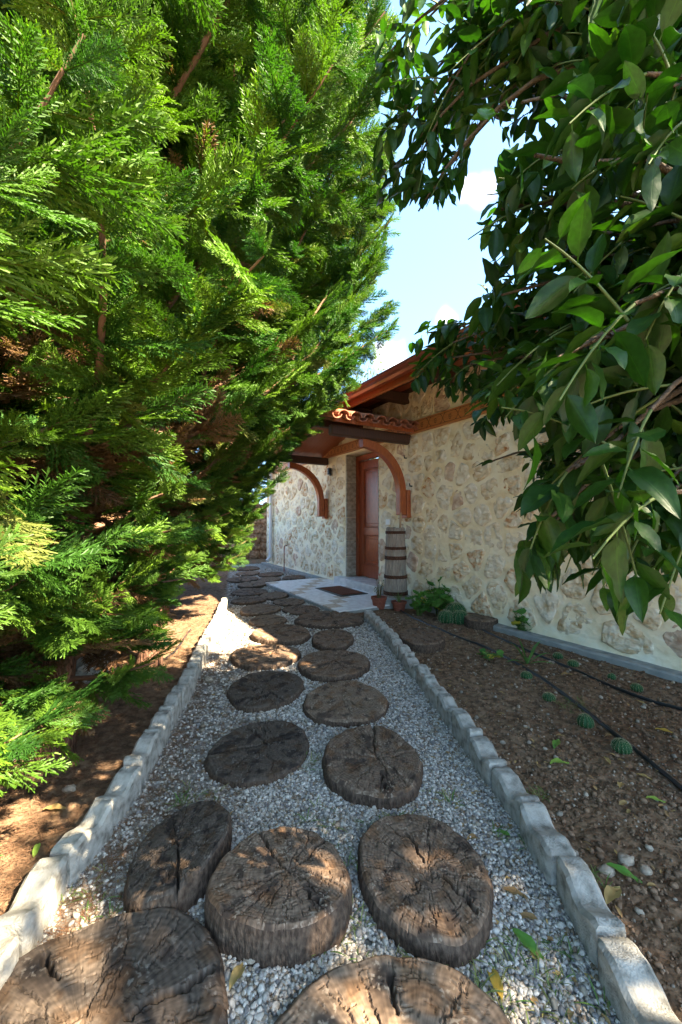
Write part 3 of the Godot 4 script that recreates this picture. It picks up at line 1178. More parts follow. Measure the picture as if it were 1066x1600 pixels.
func make_garden_wall() -> void:
	# rough brown stone wall closing the garden beyond the end of the house, and a low one behind the conifers
	for e in [[Vector3(-4.2, 0, -12.6), 5.2, 1.75, 0.0, "rough brown stone garden wall beyond the far end of the house"], [Vector3(-3.5, 0, -5.5), 12.0, 1.1, PI * 0.5, "low rough stone wall behind the row of conifers"]]:
		var w := thing("garden_wall", e[0], e[4], "wall")
		w.rotation.y = e[3]
		var s := Shape.new()
		s.box(Vector3(0, e[2] * 0.5 - 0.02, -0.12), Vector3(e[1], e[2], 0.3), 0.02)
		part("core", s.done(M.brown_stone), w)
		var forms := []
		for k in 5:
			forms.append(rock_mesh(300 + k, M.brown_stone, 7, 10))
		var x: float = -e[1] * 0.5 + 0.15
		while x < e[1] * 0.5 - 0.1:
			var y := 0.12
			while y < e[2]:
				part("stone", forms[rng.randi() % 5], w, Transform3D(Basis(Vector3.BACK, rng.randf_range(-0.3, 0.3)).scaled(Vector3(0.19, 0.14, 0.09) * rng.randf_range(0.85, 1.15)), Vector3(x + rng.randf_range(-0.05, 0.05), y, 0.02)))
				y += 0.26
			x += 0.36


func rock_mesh(s: int, m: Material, rings := 9, sides := 14) -> ArrayMesh:
	var sh := Shape.new()
	var n := noise(0.55, s, 4)
	sh.p(Vector3(0, 1.0 + n.get_noise_3d(0, 2, 0) * 0.3, 0))
	for k in range(1, rings):
		for a in sides:
			var th := PI * k / rings
			var ph := TAU * a / sides
			var d := Vector3(sin(th) * cos(ph), cos(th), sin(th) * sin(ph))
			d /= pow(pow(absf(d.x), 4.0) + pow(absf(d.y), 4.0) + pow(absf(d.z), 4.0), 0.16)
			sh.p(d * (0.92 + 0.42 * n.get_noise_3dv(d * 2.2)))
	sh.p(Vector3(0, -1, 0))
	for a in sides:
		sh.tri(0, 1 + a, 1 + (a + 1) % sides)
		sh.tri(1 + (rings - 1) * sides, 1 + (rings - 2) * sides + (a + 1) % sides, 1 + (rings - 2) * sides + a)
	for k in rings - 2:
		for a in sides:
			var b := (a + 1) % sides
			sh.quad(1 + k * sides + a, 1 + (k + 1) * sides + a, 1 + (k + 1) * sides + b, 1 + k * sides + b)
	return sh.done(m)


# ---------------------------------------------------------------- conifers
func strip(s: Shape, from: Vector3, to: Vector3, w0: float, w1: float, side: Vector3, col: Color) -> void:
	var d := (to - from)
	side = (side - d * (side.dot(d) / maxf(d.length_squared(), 1e-9))).normalized()
	var k := s.p(from - side * w0, Vector2.ZERO, col)
	s.p(from + side * w0, Vector2.ZERO, col)
	s.p(to + side * w1, Vector2.ZERO, col)
	s.p(to - side * w1, Vector2.ZERO, col)
	s.quad(k, k + 3, k + 2, k + 1)


# one feathery spray: an axis along +y with side shoots that fork again, about a unit long
func spray_mesh(seed_: int) -> ArrayMesh:
	var r := RandomNumberGenerator.new()
	r.seed = seed_
	var s := Shape.new()
	var green := Color(1, 1, 1)
	var wood_col := Color(1.3, 0.62, 0.42)
	var steps := 17
	var bend := r.randf_range(-0.12, 0.12)
	var axis := func(t: float) -> Vector3: return Vector3(bend * t * t, t, -0.16 * t * t)
	for k in steps:
		var a: Vector3 = axis.call(float(k) / steps)
		var b: Vector3 = axis.call(float(k + 1) / steps)
		var thin := 0.011 * (1.0 - 0.75 * float(k) / steps)
		strip(s, a, b, thin, thin * 0.9, Vector3.RIGHT, wood_col if k < 9 else green)
		strip(s, a, b, thin, thin * 0.9, Vector3.BACK, wood_col if k < 9 else green)
	for k in range(1, steps + 1):
		for sgn in [-1.0, 1.0]:
			var t: float = (k + r.randf_range(-0.3, 0.3) + (0.25 if sgn > 0 else -0.25)) / steps
			if t > 1.0: t = 1.0
			var from: Vector3 = axis.call(t)
			var ang: float = deg_to_rad(r.randf_range(32.0, 48.0)) * sgn
			var dir := Vector3(sin(ang), cos(ang), r.randf_range(-0.32, 0.22)).normalized()
			var long := (0.40 * pow(1.0 - t, 0.75) + 0.085) * r.randf_range(0.75, 1.15)
			if t < 0.18: long *= 0.7
			var droop := Vector3(0, 0.0, -0.10)
			var n := maxi(2, int(long / 0.036))
			var prev := from
			for j in range(1, n + 1):
				var u := float(j) / n
				var q := from + dir * long * u + droop * long * u * u + Vector3(0, 0.22 * long * u * u, 0)
				strip(s, prev, q, 0.0085, 0.0075, Vector3.BACK.rotated(dir, r.randf_range(-0.9, 0.9) + PI * 0.5), green)
				for sg in [-1.0, 1.0]:
					if j == n and sg < 0.0:
						continue
					var d3 := dir.rotated(Vector3.BACK, sg * deg_to_rad(r.randf_range(26.0, 44.0))) + Vector3(0, 0, r.randf_range(-0.35, 0.35))
					if j == n:
						d3 = dir
					var l3 := (0.055 + 0.05 * (1.0 - u)) * r.randf_range(0.7, 1.2)
					var tint := green * r.randf_range(0.85, 1.12)
					strip(s, prev.lerp(q, 0.5), prev.lerp(q, 0.5) + d3.normalized() * l3, 0.0082, 0.0045, Vector3.RIGHT.rotated(Vector3.UP, r.randf_range(-1.1, 1.1)), tint)
				prev = q
	return s.done(M.conifer)


func crown_limit(y: float, z: float) -> float:
	# how far the foliage reaches over the path at a height (the walk is kept clear)
	var steps := [[0.0, 0.05], [0.35, 0.06], [0.9, 0.14], [1.55, 0.36], [1.85, 0.80], [2.2, 1.22], [2.77, 1.80], [3.5, 2.12], [5.0, 2.2], [9.0, 1.9]]
	var off := 1.9
	for k in range(1, steps.size()):
		if y < steps[k][0]:
			off = lerpf(steps[k - 1][1], steps[k][1], (y - steps[k - 1][0]) / (steps[k][0] - steps[k - 1][0]))
			break
	off += 0.30 * smoothstep(-3.9, -4.8, z) * smoothstep(3.0, 2.4, y)
	var lim := kerb_left(z) + off + soft_noise.get_noise_2d(y * 55.0, z * 55.0) * 0.22
	if y > 1.7:
		lim = minf(lim, 0.02 + 0.145 * absf(z))
		lim = minf(lim, -0.75 + 0.6 * absf(z))
	return lim


func make_conifers() -> void:
	var sprays := []
	for k in 4:
		sprays.append(spray_mesh(500 + k))
	var spots := [
		[-1.56, -3.25, 4.5, "conifer with a bare reddish trunk rising from needle litter beside the kerb", 150, 2.3, 1.0],
		[-1.42, -1.98, 4.7, "conifer growing beside the grey boulder at the conifer bed", 135, 2.2, 0.42],
		[-1.62, -0.62, 3.6, "conifer whose bright sprays hang over the start of the path", 80, 1.3, 0.25],
		[-2.15, -4.75, 4.2, "conifer reaching its boughs out towards the porch canopy", 150, 2.5, 0.55],
		[-2.75, -2.5, 3.4, "conifer half hidden behind the front row of conifers", 55, 1.3, 0.3]]
	for q in spots:
		conifer(q[0], q[1], q[2], q[3], q[4], q[5], q[6], sprays)


func conifer(x0: float, z0: float, height: float, label: String, boughs: int, reach: float, lowest: float, sprays: Array) -> void:
	var base := Vector3(x0, ground_y(x0, z0) - 0.05, z0)
	var tree := thing("conifer_tree", base, label, "tree", "conifers along the path")
	var r := RandomNumberGenerator.new()
	r.seed = int(absf(x0) * 1000.0 + absf(z0) * 77.0)
	var trunk := Shape.new()
	var path := []
	var radii := []
	for k in 15:
		var t := k / 14.0
		path.append(Vector3(sin(t * 5.0) * 0.05, t * height, cos(t * 4.0) * 0.05 - 0.05))
		radii.append(0.066 * pow(1.0 - t, 0.8) + 0.012 + (0.03 if k == 0 else 0.0))
	trunk.tube(path, radii, 14, Color.WHITE, true, 0.06)
	part("trunk", trunk.done(M.bark_red), tree)
	var limbs := Shape.new()
	var where := [[], [], [], []]
	var cols := [[], [], [], []]
	for k in boughs:
		var h := lowest + (height - 1.0) * pow((k + r.randf()) / boughs, 1.15)
		var a := k * 2.399 + r.randf_range(-0.4, 0.4)
		var rise := deg_to_rad(lerpf(6.0, 30.0, smoothstep(0.2, 2.2, h)) + r.randf_range(-9.0, 9.0))
		var long := 0.95 + reach * smoothstep(0.2, 1.8, h)
		long *= 1.0 - 0.62 * smoothstep(height * 0.5, height, h)
		long *= r.randf_range(0.75, 1.1)
		var d := Vector3(cos(a) * cos(rise), sin(rise), sin(a) * cos(rise))
		var pts := []
		var wid := []
		var n := int(long / 0.07)
		var at := Vector3(0, h, 0)
		var stopped := n
		for j in n + 1:
			pts.append(at)
			var world := base + at
			if j > 3 and world.x > crown_limit(world.y, world.z) - 0.12:
				stopped = j
				break
			if j > 2 and (world - CAMERA_AT).length() < 0.72:
				stopped = j
				break
			var wv := Vector3(r.randf_range(-0.06, 0.06), r.randf_range(-0.05, 0.06), r.randf_range(-0.06, 0.06))
			d = (d + wv + Vector3(0, 0.012, 0)).normalized()
			at += d * 0.07
		n = pts.size() - 1
		if n < 3:
			continue
		for j in n + 1:
			wid.append(0.003 + (0.008 + 0.006 * long) * (1.0 - float(j) / n))
		limbs.tube(pts, wid, 5, Color.WHITE, false)
		for j in range(2, n + 1):
			var t := float(j) / n
			var dir: Vector3 = (pts[j] - pts[j - 1]).normalized()
			var flat := dir.cross(Vector3.UP).normalized()
			var world: Vector3 = base + pts[j]
			if t < 0.16:
				continue
			var count := 3 if j < n else 4
			for e in count:
				var sgn := 1.0 if (e + j) % 2 == 0 else -1.0
				var out := dir.rotated(dir.cross(flat).normalized(), sgn * deg_to_rad(r.randf_range(30.0, 62.0)))
				if (e == 2 and r.randf() < 0.5) or (j == n and e == 0):
					out = dir
				out = (out + dir.cross(flat) * 0.0 + Vector3(0, r.randf_range(-0.55, 0.2), 0)).normalized()
				if r.randf() < 0.22:
					out = (out + Vector3(0, -0.7, 0)).normalized()
				var size := lerpf(0.13, 0.33, pow(r.randf(), 1.3)) * lerpf(1.15, 0.85, t)
				var tip: Vector3 = world + out * size
				if tip.x > crown_limit(tip.y, tip.z) or (tip - CAMERA_AT).length() < 0.62:
					continue
				if tip.y < 0.06:
					continue
				var up := Vector3.UP.rotated(out, r.randf_range(-0.9, 0.9))
				var side := up.cross(out).normalized()
				var norm := out.cross(side).normalized() * -1.0
				var b := Basis(side, out, side.cross(out)).scaled(Vector3.ONE)
				b.x *= size
				b.y *= size
				b.z *= size
				var kind := r.randi() % 4
				where[kind].append(Transform3D(b, pts[j]))
				var dead := (0.8 if t < 0.34 and h < 3.2 else 0.04 if t < 0.6 else 0.0)
				var c: Color
				if r.randf() < dead:
					c = Color(0.11, 0.055, 0.026).lerp(Color(0.24, 0.14, 0.07), r.randf())
				else:
					c = Color(0.028, 0.092, 0.011).lerp(Color(0.122, 0.215, 0.016), pow(r.randf(), 1.4))
					if r.randf() < 0.03: c = c.lerp(Color(0.20, 0.17, 0.05), 0.5)
				cols[kind].append(c)
	part("boughs", limbs.done(M.twig), tree)
	var crown := Node3D.new()
	crown.name = "crown"
	tree.add_child(crown)
	for k in 4:
		many("foliage", sprays[k], where[k], cols[k], crown)


# ---------------------------------------------------------------- citrus tree
func leaf_mesh(fold: float, curl: float, twist: float) -> ArrayMesh:
	var s := Shape.new()
	var n := 9
	for k in n + 1:
		var t := float(k) / n
		var w := 0.205 * pow(sin(PI * pow(t, 0.82)), 0.85) + 0.004
		if t > 0.93:
			w = 0.03 * (1.0 - t) / 0.07 + 0.002
		for e in 5:
			var u := (e - 2) * 0.5
			var wave := 0.018 * sin(t * 17.0 + u * 2.0) * absf(u)
			var x := u * w
			var z := absf(u) * w * fold - curl * t * t + wave + twist * u * w * t
			s.p(Vector3(x, t, z), Vector2(u * 0.5 + 0.5, t))
	for k in n:
		for e in 4:
			var a := k * 5 + e
			s.quad(a, a + 5, a + 6, a + 1)
	# the stalk
	var b := s.p(Vector3(-0.012, -0.12, 0.0), Vector2(0.5, 0.1))
	s.p(Vector3(0.012, -0.12, 0.0), Vector2(0.5, 0.1))
	s.p(Vector3(0.012, 0.02, 0.0), Vector2(0.5, 0.1))
	s.p(Vector3(-0.012, 0.02, 0.0), Vector2(0.5, 0.1))
	s.quad(b, b + 3, b + 2, b + 1)
	return s.done(M.leaf)


func bow(a: Vector3, b: Vector3, c: Vector3, n: int) -> Array:
	var out := []
	for k in n + 1:
		var t := float(k) / n
		out.append(a.lerp(b, t).lerp(b.lerp(c, t), t))
	return out


func make_citrus() -> void:
	var base := Vector3(2.35, 0.0, -1.15)
	var tree := thing("citrus_tree", base, "leafy citrus tree with glossy dark leaves leaning over the cactus bed", "tree")
	var r := RandomNumberGenerator.new()
	r.seed = 4242
	var trunk := Shape.new()
	trunk.tube([Vector3(0, -0.05, 0), Vector3(-0.02, 0.3, 0.0), Vector3(-0.06, 0.7, 0.02), Vector3(-0.12, 1.05, 0.0), Vector3(-0.2, 1.3, -0.02)], [0.10, 0.075, 0.07, 0.066, 0.058], 12, Color.WHITE, true, 0.05)
	part("trunk", trunk.done(M.bark_citrus), tree)
	var fork := base + Vector3(-0.14, 1.1, 0.0)
	# ends of the boughs (world), the point each bends over, and how many twigs it carries
	var boughs := [
		[Vector3(0.62, 2.03, -1.95), Vector3(1.5, 2.0, -1.5), 12], [Vector3(0.80, 1.83, -1.75), Vector3(1.5, 1.6, -1.4), 11], [Vector3(0.66, 1.47, -1.72), Vector3(1.4, 1.55, -1.3), 9],
		[Vector3(0.80, 1.36, -1.62), Vector3(1.4, 1.5, -1.3), 11], [Vector3(0.70, 1.16, -1.32), Vector3(1.3, 1.5, -1.1), 10], [Vector3(0.62, 1.27, -0.75), Vector3(1.3, 1.5, -0.9), 9],
		[Vector3(0.50, 1.24, -0.62), Vector3(1.2, 1.35, -0.7), 5], [Vector3(0.85, 2.25, -1.75), Vector3(1.5, 1.9, -1.3), 12], [Vector3(0.72, 2.32, -1.5), Vector3(1.4, 2.0, -1.1), 11],
		[Vector3(0.36, 2.48, -1.5), Vector3(1.0, 3.25, -0.9), 8], [Vector3(0.33, 2.78, -1.6), Vector3(1.0, 3.4, -0.9), 9], [Vector3(0.62, 2.85, -1.25), Vector3(1.3, 2.8, -0.8), 11],
		[Vector3(0.80, 2.75, -1.4), Vector3(1.4, 2.4, -1.0), 11], [Vector3(0.95, 2.15, -1.35), Vector3(1.6, 1.8, -1.1), 12], [Vector3(0.95, 1.75, -1.2), Vector3(1.6, 1.6, -1.0), 12],
		[Vector3(1.15, 2.4, -1.5), Vector3(1.7, 2.0, -1.2), 12], [Vector3(1.25, 1.7, -1.75), Vector3(1.8, 1.6, -1.4), 12], [Vector3(1.3, 2.15, -2.1), Vector3(1.9, 1.8, -1.5), 12],
		[Vector3(1.05, 1.95, -2.3), Vector3(1.8, 1.9, -1.6), 11], [Vector3(0.95, 2.75, -1.0), Vector3(1.5, 2.4, -0.8), 10], [Vector3(0.75, 2.45, -0.85), Vector3(1.4, 2.3, -0.7), 9],
		[Vector3(0.80, 1.85, -0.95), Vector3(1.4, 1.7, -0.8), 9], [Vector3(1.5, 2.8, -1.9), Vector3(1.9, 2.2, -1.4), 12], [Vector3(1.7, 2.5, -2.3), Vector3(2.1, 2.0, -1.6), 11],
		[Vector3(1.45, 1.5, -1.35), Vector3(1.8, 1.5, -1.2), 8], [Vector3(1.75, 1.9, -2.5), Vector3(2.1, 1.7, -1.8), 10],
		[Vector3(0.42, 2.10, -1.9), Vector3(1.2, 2.2, -1.4), 12], [Vector3(0.47, 1.98, -1.92), Vector3(1.2, 2.0, -1.4), 12], [Vector3(0.52, 2.02, -1.8), Vector3(1.2, 2.1, -1.3), 12], [Vector3(0.62, 2.12, -1.9), Vector3(1.3, 2.2, -1.4), 12], [Vector3(0.58, 1.9, -1.75), Vector3(1.3, 1.9, -1.3), 12],
		[Vector3(1.9, 2.9, -0.7), Vector3(2.1, 2.3, -0.8), 9], [Vector3(2.6, 2.6, -0.9), Vector3(2.5, 2.0, -0.9), 9], [Vector3(2.9, 2.4, -1.2), Vector3(2.7, 1.8, -1.1), 9],
		[Vector3(2.2, 3.0, -1.3), Vector3(2.2, 2.3, -1.2), 10], [Vector3(1.6, 3.0, -1.2), Vector3(2.0, 2.5, -1.0), 10], [Vector3(1.0, 3.1, -1.4), Vector3(1.6, 2.7, -1.1), 10],
		[Vector3(0.40, 2.58, -1.55), Vector3(1.0, 3.3, -0.9), 15], [Vector3(0.29, 2.60, -1.5), Vector3(0.95, 3.3, -0.9), 15], [Vector3(0.43, 2.82, -1.5), Vector3(1.0, 3.35, -0.9), 15], [Vector3(0.25, 2.92, -1.65), Vector3(1.0, 3.5, -0.9), 15], [Vector3(0.37, 2.72, -1.38), Vector3(1.0, 3.3, -0.8), 15], [Vector3(0.50, 2.98, -1.45), Vector3(1.1, 3.3, -0.8), 15], [Vector3(0.30, 2.42, -1.52), Vector3(0.9, 3.2, -0.9), 15],
		[Vector3(0.20, 3.15, -1.6), Vector3(0.9, 3.5, -1.0), 15], [Vector3(0.34, 3.2, -1.55), Vector3(0.9, 3.5, -1.0), 15], [Vector3(0.55, 3.1, -1.5), Vector3(1.1, 3.4, -0.9), 15], [Vector3(0.72, 2.95, -1.35), Vector3(1.2, 3.2, -0.9), 15], [Vector3(0.22, 2.75, -1.6), Vector3(0.9, 3.4, -1.0), 15], [Vector3(0.9, 3.0, -1.3), Vector3(1.4, 3.0, -0.9), 15],
		[Vector3(2.3, 2.7, -2.1), Vector3(2.4, 2.1, -1.6), 10]]
	# finer growth that fills the crown between them
	for k in 110:
		var z := r.randf_range(-2.1, -0.62)
		var x := absf(z) * r.randf_range(0.34, 0.98) + 0.05
		var y := 1.2 + absf(z) * r.randf_range(-0.10, 1.25)
		if y < 1.12 or y > 3.1 or (y > 2.2 and x < 0.46 * absf(z)):
			continue
		var end := Vector3(x, y, z)
		boughs.append([end, end.lerp(Vector3(1.9, 1.9, -1.15), 0.45) + Vector3(0, 0.25, 0), 9])
	var limb := Shape.new()
	var twigs := Shape.new()
	var leaves := []
	for q in boughs:
		var path := bow(fork, q[1], q[0], 16)
		var radii := []
		for k in 17:
			radii.append(lerpf(0.026, 0.0035, pow(k / 16.0, 0.7)))
		for k in 17:
			path[k] += Vector3(r.randf_range(-0.012, 0.012), r.randf_range(-0.012, 0.012), r.randf_range(-0.012, 0.012))
		var local := []
		for k in path:
			local.append(k - base)
		limb.tube(local, radii, 7, Color.WHITE, false)
		for k in q[2]:
			var t := 1.0 if k == 0 else pow(r.randf_range(0.22, 1.0), 0.8)
			var at_f := t * 16.0
			var i0 := mini(int(at_f), 15)
			var at: Vector3 = path[i0].lerp(path[i0 + 1], at_f - i0)
			var d: Vector3 = (path[i0 + 1] - path[i0]).normalized()
			var wild := Vector3(r.randfn(), r.randfn(), r.randfn()).normalized()
			var dir := (d * 0.55 + wild * 0.9 + Vector3(0, -0.12, 0)).normalized()
			if k == 0:
				dir = (d + Vector3(0, -0.25, 0)).normalized()
			var long := r.randf_range(0.12, 0.26)
			var pts := bow(at, at + dir * long * 0.5, at + dir * long + Vector3(0, -0.05, 0), 5)
			var tl := []
			var tr := []
			for j in 6:
				tl.append(pts[j] - base)
				tr.append(0.0030 - 0.0003 * j)
			var number := r.randi_range(9, 14)
			var kept := 0
			var turn0 := r.randf() * TAU
			var young := r.randf() < 0.2
			for j in number:
				var u := 0.15 + 0.85 * (j + 0.5) / number
				var f := u * 5.0
				var i1 := mini(int(f), 4)
				var from: Vector3 = pts[i1].lerp(pts[i1 + 1], f - i1)
				var fwd: Vector3 = (pts[i1 + 1] - pts[i1]).normalized()
				var side := fwd.cross(Vector3.UP if absf(fwd.y) < 0.9 else Vector3.RIGHT).normalized()
				var away := side.rotated(fwd, turn0 + j * 2.4)
				var size := r.randf_range(0.058, 0.108) * (0.8 if j > number - 3 else 1.0)
				var tip := (fwd * r.randf_range(0.25, 0.75) + away * 0.85 + Vector3(0, r.randf_range(-0.6, 0.12), 0)).normalized()
				var end := from + tip * size
				if not citrus_room(from) or not citrus_room(end):
					continue
				var face := (Vector3.UP + away * 0.35 + Vector3(r.randfn(), r.randfn(), r.randfn()) * 0.28)
				face = (face - tip * face.dot(tip)).normalized()
				var sx := tip.cross(face).normalized()
				var b := Basis(sx * size, tip * size, face * size)
				var c := Color(0.022, 0.070, 0.012).lerp(Color(0.046, 0.120, 0.016), r.randf())
				if young: c = c.lerp(Color(0.11, 0.22, 0.03), 0.6)
				if r.randf() < 0.15: c = c.lerp(Color(0.022, 0.07, 0.032), 0.8)
				leaves.append([Transform3D(b, from + tip * 0.012 - base), c])
				kept += 1
			if kept > number * 0.6:
				twigs.tube(tl, tr, 5, Color.WHITE, false)
	part("boughs", limb.done(M.bark_citrus), tree)
	part("twigs", twigs.done(M.green_twig), tree)
	# leaves: the ones that show largest are single leaves, the rest one mass
	var forms := [leaf_mesh(0.30, 0.16, 0.2), leaf_mesh(0.42, 0.26, -0.25), leaf_mesh(0.20, 0.08, 0.1), leaf_mesh(0.5, 0.36, 0.3)]
	var order := []
	for k in leaves.size():
		var p: Vector3 = leaves[k][0].origin + base - CAMERA_AT
		var shown := 0.0
		if p.z < -0.1 and absf(p.x / p.z) < 0.87 and absf(p.y / p.z) < 1.3:
			shown = leaves[k][0].basis.y.length() / p.length()
		order.append([shown, k])
	order.sort_custom(func(a, b): return a[0] > b[0])
	var tints := []
	for k in 6:
		var m: StandardMaterial3D = M.leaf.duplicate()
		m.vertex_color_use_as_albedo = false
		m.albedo_color = lin(0.022, 0.070, 0.012).lerp(lin(0.046, 0.120, 0.016), k / 5.0)
		tints.append(m)
	var where := [[], [], [], []]
	var cols := [[], [], [], []]
	for n in order.size():
		var q: Array = leaves[order[n][1]]
		var kind: int = order[n][1] % 4
		if n < 300 and order[n][0] > 0.0:
			var o := part("leaf", forms[kind], tree, q[0])
			o.material_override = tints[order[n][1] % 6]
		else:
			where[kind].append(q[0])
			cols[kind].append(q[1])
	var crown := Node3D.new()
	crown.name = "crown"
	tree.add_child(crown)
	for k in 4:
		many("foliage", forms[k], where[k], cols[k], crown)
	# small green fruit
	for q in [Vector3(0.60, 1.93, -1.88), Vector3(0.63, 1.95, -1.87), Vector3(0.71, 1.86, -1.85), Vector3(0.585, 1.84, -1.9), Vector3(0.60, 2.40, -1.45), Vector3(0.64, 2.06, -1.4)]:
		var s := Shape.new()
		s.lathe([[0.0, -0.015], [0.009, -0.012], [0.0145, -0.004], [0.0145, 0.004], [0.009, 0.012], [0.0, 0.015]], 12)
		part("fruit", s.done(M.fruit), tree, Transform3D(Basis(), q - base))


func citrus_room(p: Vector3) -> bool:
	# the crown keeps clear of the walk: higher up it may reach further over it
	if p.y < 1.02 or (p - CAMERA_AT).length() < 0.66:
		return false
	var lim := 0.24 * absf(p.z) + 0.07
	if p.y > 1.8 and p.y < 2.28 and p.z < -1.5: lim = 0.175 * absf(p.z)
	if p.y > 2.32 and p.z < -1.2 and p.x < 0.75:
		lim = 0.085 * absf(p.z)
		if p.x > 0.55 and p.y < 2.62: return false
	# a gap between the hanging boughs and the rest of the crown
	var deep := absf(p.z)
	var up := p.y - CAMERA_AT.y
	if up > 0.52 * deep and up < 0.80 * deep and p.x < 0.36 * deep: return false
	if up > 0.80 * deep and up < 1.02 * deep and p.x > 0.33 * deep and p.x < 0.40 * deep: return false
	if p.y < 1.45: lim = 0.36 * absf(p.z) + 0.08 * absf(p.z)
	if wall_place(p.x, p.z).y < 0.15: return false
	return p.x > lim


func make_far_tree() -> void:
	# unseen tree added past the house end, crown shaped to shade the path
	var by := Vector3(5.3, 0.0, 1.5)
	var shade := thing("added_shade_tree", by, "added broadleaf tree out of view past the house that shades the path", "tree")
	var tr := Shape.new()
	tr.tube([Vector3(0, -0.1, 0), Vector3(0.05, 1.6, 0), Vector3(-0.05, 3.4, -0.1), Vector3(-0.15, 5.0, -0.2), Vector3(-0.2, 6.2, -0.3)], [0.17, 0.13, 0.11, 0.07, 0.02], 10)
	var rr := RandomNumberGenerator.new()
	rr.seed = 314
	var spots := []
	var tones := []
	for k in 92:
		var d := Vector3(rr.randfn(), rr.randfn(), rr.randfn()).normalized() * pow(rr.randf(), 0.4)
		var end := Vector3(-0.2, 5.5, -0.3) + d * Vector3(1.25, 1.0, 1.75)
		var from := Vector3(-0.05, clampf(end.y - 1.2, 2.5, 5.6), -0.15)
		tr.tube(bow(from, (from + end) * 0.5 + Vector3(0, 0.2, 0), end, 5), [0.03, 0.026, 0.02, 0.015, 0.01, 0.005], 5, Color.WHITE, false)
		for j in 72:
			var b := Basis(Vector3(rr.randfn(), rr.randfn(), rr.randfn()).normalized(), rr.randf() * TAU) * rr.randf_range(0.09, 0.14)
			spots.append(Transform3D(b, end + Vector3(rr.randfn(), rr.randfn(), rr.randfn()) * 0.26))
			tones.append(Color(0.03, 0.088, 0.016).lerp(Color(0.055, 0.14, 0.02), rr.randf()))
	part("trunk", tr.done(M.bark_citrus), shade)
	many("crown", leaf_mesh(0.3, 0.2, 0.1), spots, tones, shade)

	# a pale tree far behind the house
	var base := Vector3(1.6, 0.0, -19.0)
	var tree := thing("pale_tree", base, "pale hazy olive green tree far behind the house roof", "tree")
	var s := Shape.new()
	s.tube([Vector3(0, -0.1, 0), Vector3(0.1, 2.0, 0), Vector3(-0.1, 5.0, 0.1), Vector3(0.0, 8.0, 0)], [0.2, 0.16, 0.1, 0.02], 10)
	var r := RandomNumberGenerator.new()
	r.seed = 99
	var where := []
	var cols := []
	for k in 46:
		var a := r.randf() * TAU
		var h := r.randf_range(2.6, 7.6)
		var end := Vector3(cos(a), r.randf_range(0.1, 0.7), sin(a)).normalized() * r.randf_range(0.8, 2.4) + Vector3(0, h, 0)
		s.tube([Vector3(0, h - 0.4, 0), (end + Vector3(0, h - 0.2, 0)) * 0.5, end], [0.04, 0.025, 0.01], 5, Color.WHITE, false)
		for j in 70:
			var p := end + Vector3(r.randfn(), r.randfn(), r.randfn()) * 0.34
			var b := Basis(Vector3(r.randfn(), r.randfn(), r.randfn()).normalized(), r.randf() * TAU) * r.randf_range(0.10, 0.2)
			where.append(Transform3D(b, p))
			cols.append(Color(0.11, 0.16, 0.075).lerp(Color(0.17, 0.21, 0.11), r.randf()))
	part("trunk", s.done(M.bark_citrus), tree)
	many("crown", leaf_mesh(0.3, 0.2, 0.1), where, cols, tree)


# ---------------------------------------------------------------- log slices
var face_maps := []


func make_face_map(seed_: int) -> PackedFloat32Array:
	# depth of the cracks over the unit disc, in metres
	var n := 320
	var map := PackedFloat32Array()
	map.resize(n * n)
	var r := RandomNumberGenerator.new()
	r.seed = seed_
	var heart := Vector2(r.randf_range(-0.18, 0.18), r.randf_range(-0.18, 0.18))
	var stamp := func(p: Vector2, w: float, depth: float) -> void:
		var c := (p * 0.5 + Vector2(0.5, 0.5)) * n
		var k := w * n * 0.5
		var e := int(ceil(k))
		for b in range(-e, e + 1):
			for a in range(-e, e + 1):
				var x := int(c.x) + a
				var y := int(c.y) + b
				if x < 0 or y < 0 or x >= n or y >= n:
					continue
				var d := Vector2(x + 0.5, y + 0.5).distance_to(c) / maxf(k, 0.7)
				if d < 1.0:
					map[y * n + x] = maxf(map[y * n + x], depth * (1.0 - d * d))
	# long radial splits
	var main := r.randi_range(16, 24)
	for k in main:
		var a := TAU * (k + r.randf_range(-0.35, 0.35)) / main
		var big := r.randf() < 0.2
		var r0 := 0.0 if r.randf() < 0.3 else r.randf_range(0.06, 0.6)
		var r1 := r.randf_range(0.75, 1.05) if r.randf() < 0.75 else r.randf_range(0.4, 0.7)
		var t := r0
		while t < r1:
			a += r.randfn() * 0.006 / maxf(t, 0.15)
			var f := (t - r0) / (r1 - r0)
			var w: float = (0.012 + 0.022 * f) if big else 0.0062 * (0.6 + 0.6 * sin(PI * f))
			stamp.call(heart * (1.0 - t) + Vector2(cos(a), sin(a)) * t, w, 0.028 if big else 0.013)
			t += 0.005
	# short checks across and along the rays: blocky wear
	for k in 330:
		var a := r.randf() * TAU
		var t := sqrt(r.randf()) * 0.95
		var ringwise := r.randf() < 0.5
		var long := r.randf_range(0.04, 0.13)
		var g := 0.0
		while g < long:
			var aa := a + (g / maxf(t, 0.1) if ringwise else 0.0)
			var tt := t + (0.0 if ringwise else g)
			stamp.call(heart * (1.0 - tt) + Vector2(cos(aa), sin(aa)) * tt, r.randf_range(0.0045, 0.0075), 0.007)
			g += 0.006
	# the rotted heart
	for k in 60:
		var p := heart + Vector2(r.randfn(), r.randfn()) * 0.045
		stamp.call(p, r.randf_range(0.012, 0.03), r.randf_range(0.004, 0.014))
	map.append(heart.x)
	map.append(heart.y)
	return map


